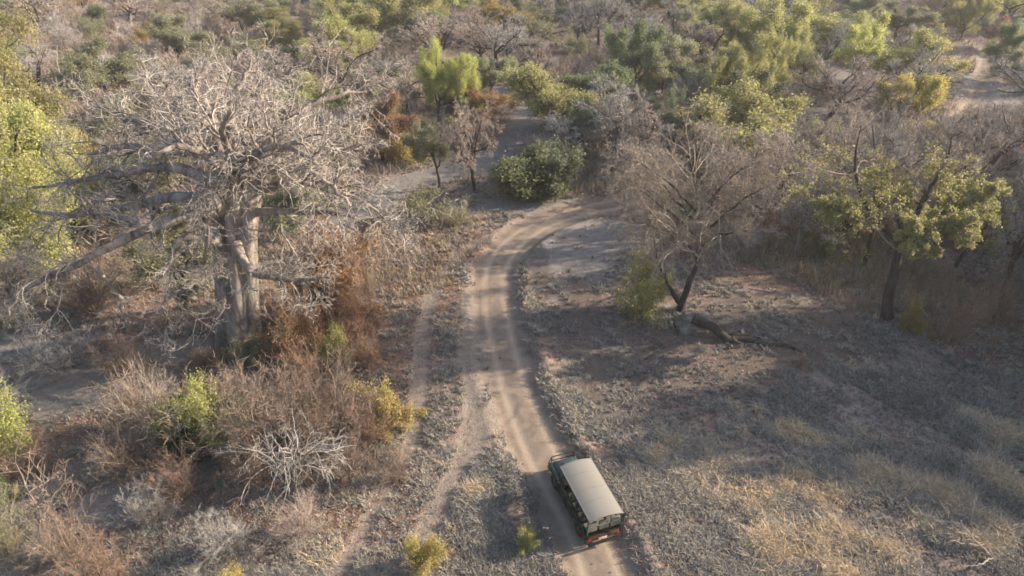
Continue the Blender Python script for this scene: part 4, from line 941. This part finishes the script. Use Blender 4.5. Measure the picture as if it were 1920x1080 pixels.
def build_vehicle():
    root = bpy.data.objects.new('safari_vehicle', None); COL.objects.link(root)
    rl, fl, rr, fr = [G(*p, z=2.15) for p in ((1100, 970), (1048, 868), (1172, 958), (1108, 855))]
    rear = (rl + rr) / 2; fwd = ((fl + fr) / 2 - rear); fwd[2] = 0; Lr = np.linalg.norm(fwd); fwd /= Lr
    ctr = rear + fwd * 2.5
    root.location = (ctr[0], ctr[1], float(gh(ctr[0], ctr[1])[0]) - .02); root.rotation_euler.z = math.atan2(-fwd[0], fwd[1]) 
    print('VEH roof', Lr, np.linalg.norm(rr - rl), np.degrees(root.rotation_euler.z), ctr)
    B = bmesh.new
    # ---- body: side walls (tub), floor, front wings, half doors
    bm = B()
    box(bm, (0, -.05, .52), (1.50, 4.5, .10), .02)
    for s in (-1, 1):
        # rear tub side with wheel arch: pieces round the arch
        x = .91 * s
        box(bm, (x, -2.28, .83), (.06, .38, .62), .02); box(bm, (x, -1.50, 1.03), (.06, 1.20, .24), .02); box(bm, (x, -.62, .80), (.06, .58, .70), .02)
        box(bm, (x * 1.03, -1.5, .95), (.10, 1.02, .06), .03); box(bm, (x * 1.03, -2.0, .80), (.10, .06, .30), .03); box(bm, (x * 1.03, -1.0, .80), (.10, .06, .30), .03)
        # wing with arch
        box(bm, (.80 * s, 1.55, 1.02), (.22, 1.45, .16), .06); box(bm, (.84 * s, .93, .80), (.12, .24, .46), .03); box(bm, (.84 * s, 2.17, .84), (.14, .22, .40), .04)
        box(bm, (.90 * s, 1.52, .96), (.10, 1.06, .07), .03)
        box(bm, (.84 * s, .28, .50), (.20, 1.3, .06), .02)
    box(bm, (0, -2.46, .95), (1.66, .05, .10), .015)
    box(bm, (0, .84, .95), (1.60, .06, .52), .02)
    box(bm, (0, -.38, .92), (1.62, .05, .50), .015)
    fin('body', bm, 'green', root)
    for s in (-1, 1):
        bm = B(); box(bm, (.86 * s, .26, .84), (.06, 1.06, .58), .03); d = fin('door', bm, 'green', root)
        bm = B(); box(bm, (.90 * s, -.12, .98), (.03, .14, .03), .01); fin('handle', bm, 'black', d)
    bm = B(); loft(bm, [[(-.66, y, .86), (.66, y, .86), (.66, y, zt - .06), (.58, y, zt), (.2, y, zt + .02), (-.2, y, zt + .02), (-.58, y, zt), (-.66, y, zt - .06)] for y, zt in ((.86, 1.20), (1.3, 1.19), (1.9, 1.155), (2.2, 1.12), (2.26, 1.06))])
    box(bm, (0, 1.5, 1.205), (.5, .9, .03), .012)
    fin('bonnet', bm, 'bonnet', root)
    bm = B(); box(bm, (0, 2.27, .86), (1.25, .05, .38), .01)
    for k in range(7): box(bm, (0, 2.30, .72 + k * .045), (.8, .02, .018), .004)
    g = fin('grille', bm, 'black', root)
    for s in (-1, 1):
        bm = B(); bar(bm, (.62 * s, 2.24, .9), (.62 * s, 2.33, .9), .10, 20); fin('headlight', bm, 'lens', root)
    bm = B(); box(bm, (0, 2.45, .58), (1.7, .14, .16), .03)
    for x in (-.62, .62): bar(bm, (x, 2.46, .6), (x, 2.48, 1.22), .03); 
    for z in (.95, 1.22): bar(bm, (-.62, 2.48, z), (.62, 2.48, z), .028)
    for s in (-1, 1): bar(bm, (.62 * s, 2.48, 1.22), (.86 * s, 2.30, 1.05), .028); bar(bm, (.86 * s, 2.30, 1.05), (.86 * s, 2.34, .6), .028)
    fin('bull_bar', bm, 'black', root)
    bm = B(); bar(bm, (-.78, .84, 1.18), (-.74, .72, 1.66), .022); bar(bm, (.78, .84, 1.18), (.74, .72, 1.66), .022); bar(bm, (-.74, .72, 1.66), (.74, .72, 1.66), .022); bar(bm, (0, .84, 1.18), (0, .72, 1.66), .015); bar(bm, (-.78, .84, 1.18), (.78, .84, 1.18), .022)
    w = fin('windscreen_frame', bm, 'black', root)
    bm = B(); box(bm, (0, .78, 1.42), (1.48, .012, .44), .003, 1, Matrix.Rotation(0, 3, 'X')); fin('glass', bm, 'glass', w)
    # dash and steering wheel
    bm = B(); box(bm, (0, .66, 1.12), (1.5, .26, .16), .04); fin('dashboard', bm, 'black', root)
    bm = B(); n = 24
    for k in range(n):
        a0, a1 = 2 * math.pi * k / n, 2 * math.pi * (k + 1) / n
        f = lambda a: (.42 + .19 * math.cos(a), .42 + .10 * math.sin(a), 1.26 + .16 * math.sin(a))
        bar(bm, f(a0), f(a1), .015, 6)
    bar(bm, (.42, .42, 1.26), (.42, .62, 1.14), .02); bar(bm, (.23, .42, 1.26), (.61, .42, 1.26), .012)
    fin('steering_wheel', bm, 'black', root)
    # ---- seats
    def seat(x, y, z, w, mt, hb=.56):
        bm = B(); box(bm, (x, y, z), (w, .46, .13), .05, 3); st = fin('seat', bm, mt, root)
        bm = B(); box(bm, (x, y - .27, z + hb / 2 + .02), (w, .13, hb), .06, 3, None); fin('backrest', bm, mt, st)
    for x in (-.45, .45): seat(x, .02, .86, .50, 'seatd')
    for y, z, mt in ((-.72, 1.02, 'seatd'), (-1.42, 1.12, 'seatd'), (-2.12, 1.18, 'seat')):
        for x in (-.58, 0, .58): seat(x, y, z, .48, mt)
        bm = B(); box(bm, (0, y, z - .20), (1.60, .42, .24), .02); fin('seat_box', bm, 'black', root)
        bm = B(); bar(bm, (-.84, y - .36, z + .42), (.84, y - .36, z + .42), .02); bar(bm, (-.84, y - .36, z + .42), (-.84, y - .36, z - .1), .02); bar(bm, (.84, y - .36, z + .42), (.84, y - .36, z - .1), .02)
        fin('grab_rail', bm, 'seat' if mt == 'seat' else 'black', root)
    # ---- tail
    bm = B(); box(bm, (0, -2.50, .76), (1.60, .04, .30), .012); fin('tail_panel', bm, 'rust', root)
    bm = B(); box(bm, (0, -2.60, .52), (1.64, .12, .12), .02); fin('rear_bumper', bm, 'black', root)
    bm = B(); box(bm, (-.05, -2.535, .70), (.44, .015, .11), .003); fin('number_plate', bm, 'plate', root)
    for s in (-1, 1):
        bm = B(); box(bm, (.74 * s, -2.535, .74), (.16, .04, .12), .012); fin('tail_light', bm, 'red', root)
    # ---- roof and its posts
    bm = B(); secs = []
    half = .84; n = 12; y1 = -2.62 + 3.55
    for y in np.linspace(-2.62, y1, 12):
        top = [(half * math.cos(math.pi * (1 - k / n)) if False else -half + 2 * half * k / n, 0, 0) for k in range(n + 1)]
        sag = -.022 * abs(math.sin((y + 2.58) / .86 * math.pi)) 
        up = [(p[0], y, 2.16 + .15 * (1 - (p[0] / half) ** 2) + sag * (1 - abs(p[0]) / half)) for p in top]
        lo = [(p[0] * .995, y, p[2] - .025) for p in up][::-1]
        secs.append(up[:1] + up + [(half, y, 2.07)] + lo + [(-half, y, 2.07)])
    secs = [[tuple(p) for p in s[1:]] for s in secs]
    loft(bm, secs)
    rf = fin('canvas_roof', bm, 'canvas', root)
    zr = lambda x: 2.16 + .15 * (1 - (x / half) ** 2)
    bm = B()
    for y in (-2.58, -1.60, -.90, .10, .88):      # the hoops showing through the cloth
        for k in range(8):
            xa, xb = -half + 2 * half * k / 8, -half + 2 * half * (k + 1) / 8
            bar(bm, (xa, y, zr(xa) - .004), (xb, y, zr(xb) - .004), .016, 6)
    for s in (-1, 1): bar(bm, (half * s, -2.62, 2.155), (half * s, y1, 2.155), .016, 6)
    fin('seam', bm, 'canvas', rf)
    for s in (-1, 1):
        for y in (-2.50, -1.15, -.36, .82):   # posts
            bm = B(); bar(bm, (.88 * s, y, 1.05), (.88 * s, y, 2.10), .022); fin('roof_post', bm, 'black', root)
        bm = B(); bar(bm, (.88 * s, -2.56, 2.09), (.88 * s, y1 - .04, 2.09), .02); bar(bm, (.88 * s, -2.5, 1.36), (.88 * s, -.4, 1.36), .018); fin('side_rail', bm, 'black', root)
        bm = B(); bar(bm, (.86 * s, .72, 1.2), (1.05 * s, .80, 1.30), .012); box(bm, (1.08 * s, .80, 1.34), (.16, .05, .22), .02); fin('side_mirror', bm, 'black', root)
    bm = B(); bar(bm, (.90, -2.66, .50), (.90, -2.56, 2.05), .025); bar(bm, (.62, -2.66, .50), (.90, -2.66, .50), .02); fin('rear_ladder_post', bm, 'black', root)
    # ---- wheels
    wt = None
    for s in (-1, 1):
        for y in (-1.5, 1.52):
            bm = B(); prof = [(.20, .10), (.36, .125), (.395, .11), (.41, .06), (.41, -.06), (.395, -.11), (.36, -.125), (.20, -.10)]
            secs = [[(px_, r_ * math.cos(a), r_ * math.sin(a)) for r_, px_ in prof] for a in np.linspace(0, 2 * math.pi, 33)[:-1]]
            rings = [[bm.verts.new(p) for p in sct] for sct in secs]
            for i in range(32):
                a, b = rings[i], rings[(i + 1) % 32]
                for j in range(8): bm.faces.new((a[j], a[(j + 1) % 8], b[(j + 1) % 8], b[j]))
            we = bpy.data.objects.new('wheel', None); COL.objects.link(we); we.parent = root; we.location = (.76 * s, y, .41)
            fin('tyre', bm, 'tyre', we)
            bm = B(); bar(bm, (-.07, 0, 0), (.07, 0, 0), .20, 24); bar(bm, (.07 * s, 0, 0), (.10 * s, 0, 0), .07, 12); fin('rim', bm, 'rim', we)
    bm = B(); 
    for y in (-1.5, 1.52): bar(bm, (-.66, y, .41), (.66, y, .41), .05)
    for s in (-1, 1): box(bm, (.4 * s, -.05, .43), (.09, 4.5, .12), .01)
    fin('chassis', bm, 'black', root)
    tag(root, 'dark green open safari vehicle with taupe canvas roof driving up the dirt track', 'safari vehicle')
    ALL.append(dict(o=root, x=ctr[0], y=ctr[1], r=3, h=2, look=None, label='x'))
build_vehicle()

# ------------------------------------------------------------------ the wood beyond: every tree and bush its own object
rs = np.random.default_rng(12)
KINDS = {   # key: (protos, leaf, twig, bark, height range, look words, category, name)
    'mauve': (['scrub0', 'scrub1', 'scrub2', 'scrub3'], None, 'tw_pink', None, (2.6, 4.6), 'mauve brown leafless bush', 'bush', 'leafless_bush'),
    'tan': (['scrub0', 'scrub1', 'scrub2', 'scrub3'], None, 'tw_brown', None, (2.4, 4.4), 'tan leafless bush', 'bush', 'leafless_bush'),
    'greyb': (['scrub0', 'scrub1', 'scrub2', 'scrub3'], None, 'tw_grey', None, (2.6, 4.6), 'soft grey leafless bush', 'bush', 'leafless_bush'),
    'rust': (['scrub0', 'scrub2', 'bush1'], 'lf_orange', 'tw_rust', None, (1.8, 3.2), 'rust orange bush', 'bush', 'dry_bush'),
    'olive': (['bush0', 'bush1', 'bush2'], 'lf_olive', 'tw_olive', None, (2.2, 3.8), 'olive leaved bush', 'bush', 'leafy_bush'),
    'yellow': (['bush0', 'bush1', 'dense0'], 'lf_yellow', 'tw_olive', None, (2.2, 3.6), 'golden yellow bush', 'bush', 'leafy_bush'),
    'dkgreen': (['dense0', 'dense1'], 'lf_green', 'tw_olive', None, (2.2, 3.8), 'dark green bush', 'bush', 'leafy_bush'),
    'baret': (['bare0', 'bare1', 'bare2', 'bare3'], None, 'tw_pink', 'bark_dark', (5.5, 8.5), 'mauve brown leafless tree', 'tree', 'bare_tree'),
    'greyt': (['bare0', 'bare1', 'bare2', 'bare3'], None, 'tw_grey', 'bark_dark', (5.5, 9), 'grey leafless tree', 'tree', 'bare_tree'),
    'ygt': (['leafy0', 'leafy1', 'leafy2', 'leafy3', 'sparse0'], 'lf_yg', 'tw_olive', 'bark_dark', (5.5, 9), 'yellow-green leafy tree', 'tree', 'leafy_tree'),
    'olt': (['leafy0', 'leafy1', 'leafy2', 'leafy3', 'sparse2'], 'lf_olive', 'tw_olive', 'bark_dark', (5, 8.5), 'olive leafy tree', 'tree', 'leafy_tree'),
    'grt': (['leafy0', 'leafy1', 'leafy3'], 'lf_green', 'tw_olive', 'bark_dark', (5, 8), 'dark green leafy tree', 'tree', 'leafy_tree'),
    'ort': (['leafy1', 'leafy2'], 'lf_orange', 'tw_brown', 'bark_dark', (4.5, 6.5), 'orange leaved tree', 'tree', 'leafy_tree'),
}
def weights(px, py):
    if px < 640 and py < 230:   # brown slope at the upper left
        return dict(mauve=7, tan=5, greyb=2, rust=1.2, olive=2, yellow=1.1, dkgreen=.5, baret=2, greyt=.6, ygt=.8, olt=.8, grt=.3, ort=.4)
    if py < 60: return dict(mauve=4, tan=3, greyb=2, rust=.6, olive=1.5, yellow=.6, dkgreen=.2, baret=3, greyt=2, ygt=1.8, olt=1.8, grt=.2, ort=.4)
    if px > 1150 and py > 230: return dict(mauve=3, tan=4, greyb=2.4, rust=.6, olive=1.2, yellow=.7, baret=5, greyt=3, ygt=.7, olt=.4)
    if px < 700: return dict(mauve=3, tan=4, greyb=2, rust=1, olive=3, yellow=.6, baret=1, ygt=1.6, olt=1.2)
    return dict(mauve=2.6, tan=2.6, greyb=2, rust=.7, olive=2.4, yellow=.8, dkgreen=.4, baret=2.8, greyt=2.6, ygt=1.5, olt=1.9, grt=.4, ort=.3)
pts = [(a['x'], a['y'], max(a['r'] * .75, 1.0)) for a in ALL]
CLR = [(1075, 470, 95, 55), (1160, 445, 60, 30), (920, 300, 75, 26), (1850, 165, 50, 45), (1600, 195, 60, 18), (1480, 560, 340, 60), (1000, 395, 150, 26)]
def clearing(x, y):
    return blob(np.array([x]), np.array([y]), CLR)[0] > .3
cands = []
tries = 0; placed = 0
while placed < 640 and tries < 40000:
    tries += 1
    y = math.exp(rs.uniform(math.log(47), math.log(195))) if rs.random() < .5 else rs.uniform(50, 190)
    x = rs.uniform(-1, 1) * (.80 * y + 10)
    px, py = to_px((x, y, 0))
    if not (-80 < px < 2000 and py > -110): continue
    if px > 700 and py > (470 if px > 1190 else 395): continue
    if px < 700 and py > 520: continue
    d, _, _ = pdist(np.array([x]), np.array([y]), ROAD)
    d2, _, _ = pdist(np.array([x]), np.array([y]), RIVER)
    if d[0] < (3.4 if px < 1200 or px > 1780 else 1.6) or d2[0] < 3.0 or clearing(x, y): continue
    if 640 < px < 1180 and py > 372: continue
    w = weights(px, py); ks = list(w); p = np.array([w[k] for k in ks]); kd = ks[rs.choice(len(ks), p=p / p.sum())]
    K = KINDS[kd]; h = rs.uniform(*K[4]); key = K[0][rs.integers(len(K[0]))]
    pr = PROTO[key]; ws = rs.uniform(1.0, 1.5) * (1.0 if K[6] == 'bush' else 1.12); r = pr['w'] * h / pr['h'] * ws
    tree = K[6] == 'tree'
    if any((x - a) ** 2 + (y - b) ** 2 < (.40 * (r + c)) ** 2 for a, b, c in pts): continue
    # keep sight lines to the road bend and to the trunks right behind it open
    tx, ty = to_px((x, y, h))
    if 740 < px < 1180 and py > 330 and ty < 300: continue
    if 840 < px < 1060 and py > 300 and (tree or ty < 270): continue
    pts.append((x, y, r)); placed += 1
    plant(key, x, y, h, ws, leaf=M[K[1]] if K[1] else None, twig=M[K[2]], bark=M[K[3]] if K[3] else None, name=K[7], cat=K[6], look=K[5], group=None)
print('placed', placed, 'tries', tries)

# ------------------------------------------------------------------ trees of the same wood just outside the picture on the sun's side (their shade lies in it)
def outside():
    r_ = np.random.default_rng(31); n = 0
    spots = [(40, 31), (36, 30), (46, 36), (50, 44), (55, 52), (61, 60), (38, 36), (44, 31), (43, 43), (49, 51), (58, 52), (62, 60), (54, 62), (52, 22), (48, 27), (41, 30), (35, 33) , (44, 37), (47, 45), (52, 40), (60, 30), (50, 33), (55, 48), (58, 42), (47, 28), (30, 11), (38, 12), (26, 9)]
    for x, y in spots:
        px, py = to_px((x, y, 3.0))
        key = (['leafy0', 'sparse0', 'leafy2', 'bare3', 'sparse1', 'leafy3'] if y >= 23 else ['bare1', 'sparse0', 'bare3'])[n % (6 if y >= 23 else 3)]; h = r_.uniform(9.5, 13)
        pr = PROTO[key]; rr = pr['w'] * h / pr['h'] 
        if to_px((x - rr * 1.3, y, h * .6))[0] < 1940: continue
        plant(key, x, y, h, 1.0, leaf=M['lf_olive'] if 'bare' not in key else None, twig=M['tw_grey'], name='shade_tree', cat='tree', label='tall tree standing just outside the right edge of the photo', group='trees outside the right edge')
        n += 1
    print('outside', n)
outside()

# ------------------------------------------------------------------ labels that tell the wood's trees apart
ORD = ['first', 'second', 'third', 'fourth', 'fifth', 'sixth', 'seventh', 'eighth', 'ninth', 'tenth', 'eleventh', 'twelfth', 'thirteenth', 'fourteenth', 'fifteenth', 'sixteenth']
def region(px, py):
    if py < 15: row = 'along the top edge'
    elif py < 75: row = 'in the far wood'
    elif py < 150: row = 'in the upper wood'
    elif py < 240: row = 'in the middle wood'
    else: row = 'in the nearer wood'
    if px < 320: c = 'above the baobab limbs'
    elif px < 640: c = 'behind the baobab'
    elif px < 960: c = 'left above the bend'
    elif px < 1280: c = 'right above the bend'
    elif px < 1600: c = 'left of the pale trunk'
    else: c = 'right of the pale trunk'
    return row, c
groups = {}
for a in ALL:
    if a['look']:
        px, py = to_px((a['x'], a['y'], a['h'] * .6))
        groups.setdefault((a['look'],) + region(px, py), []).append((px, a))
for (look, row, c), L in groups.items():
    L.sort(key=lambda t: t[0])
    for i, (px, a) in enumerate(L):
        o = a['o']
        o['label'] = (f'{look} {row}, {c}' if len(L) == 1 else f'{look} {row}, {ORD[i]} from left, {c}')
        o['group'] = {'bush': 'bushes of the dry wood', 'tree': 'trees of the dry wood'}[o['category']]

# ------------------------------------------------------------------ the air between: one closed box of thin dusty haze
def build_haze():
    bm = bmesh.new(); bmesh.ops.create_cube(bm, size=1)
    me = bpy.data.meshes.new('haze'); bm.to_mesh(me); bm.free()
    o = bpy.data.objects.new('haze', me); COL.objects.link(o)
    o.scale = (11000, 11000, 34); o.location = (0, 0, 34 / 2 - 2.5); o['kind'] = 'stuff'
    o['label'] = 'thin dusty haze softening the far wood'; o['category'] = 'haze'
    m = bpy.data.materials.new('haze'); m.use_nodes = True; nt = m.node_tree; nt.nodes.clear()
    out = nt.nodes.new("ShaderNodeOutputMaterial"); v = nt.nodes.new("ShaderNodeVolumePrincipled")
    v.inputs['Color'].default_value = (.86, .86, .88, 1); v.inputs['Density'].default_value = HAZE; v.inputs['Anisotropy'].default_value = 0.2
    nt.links.new(v.outputs[0], out.inputs['Volume']); me.materials.append(m)
HAZE = 0.00034
build_haze()
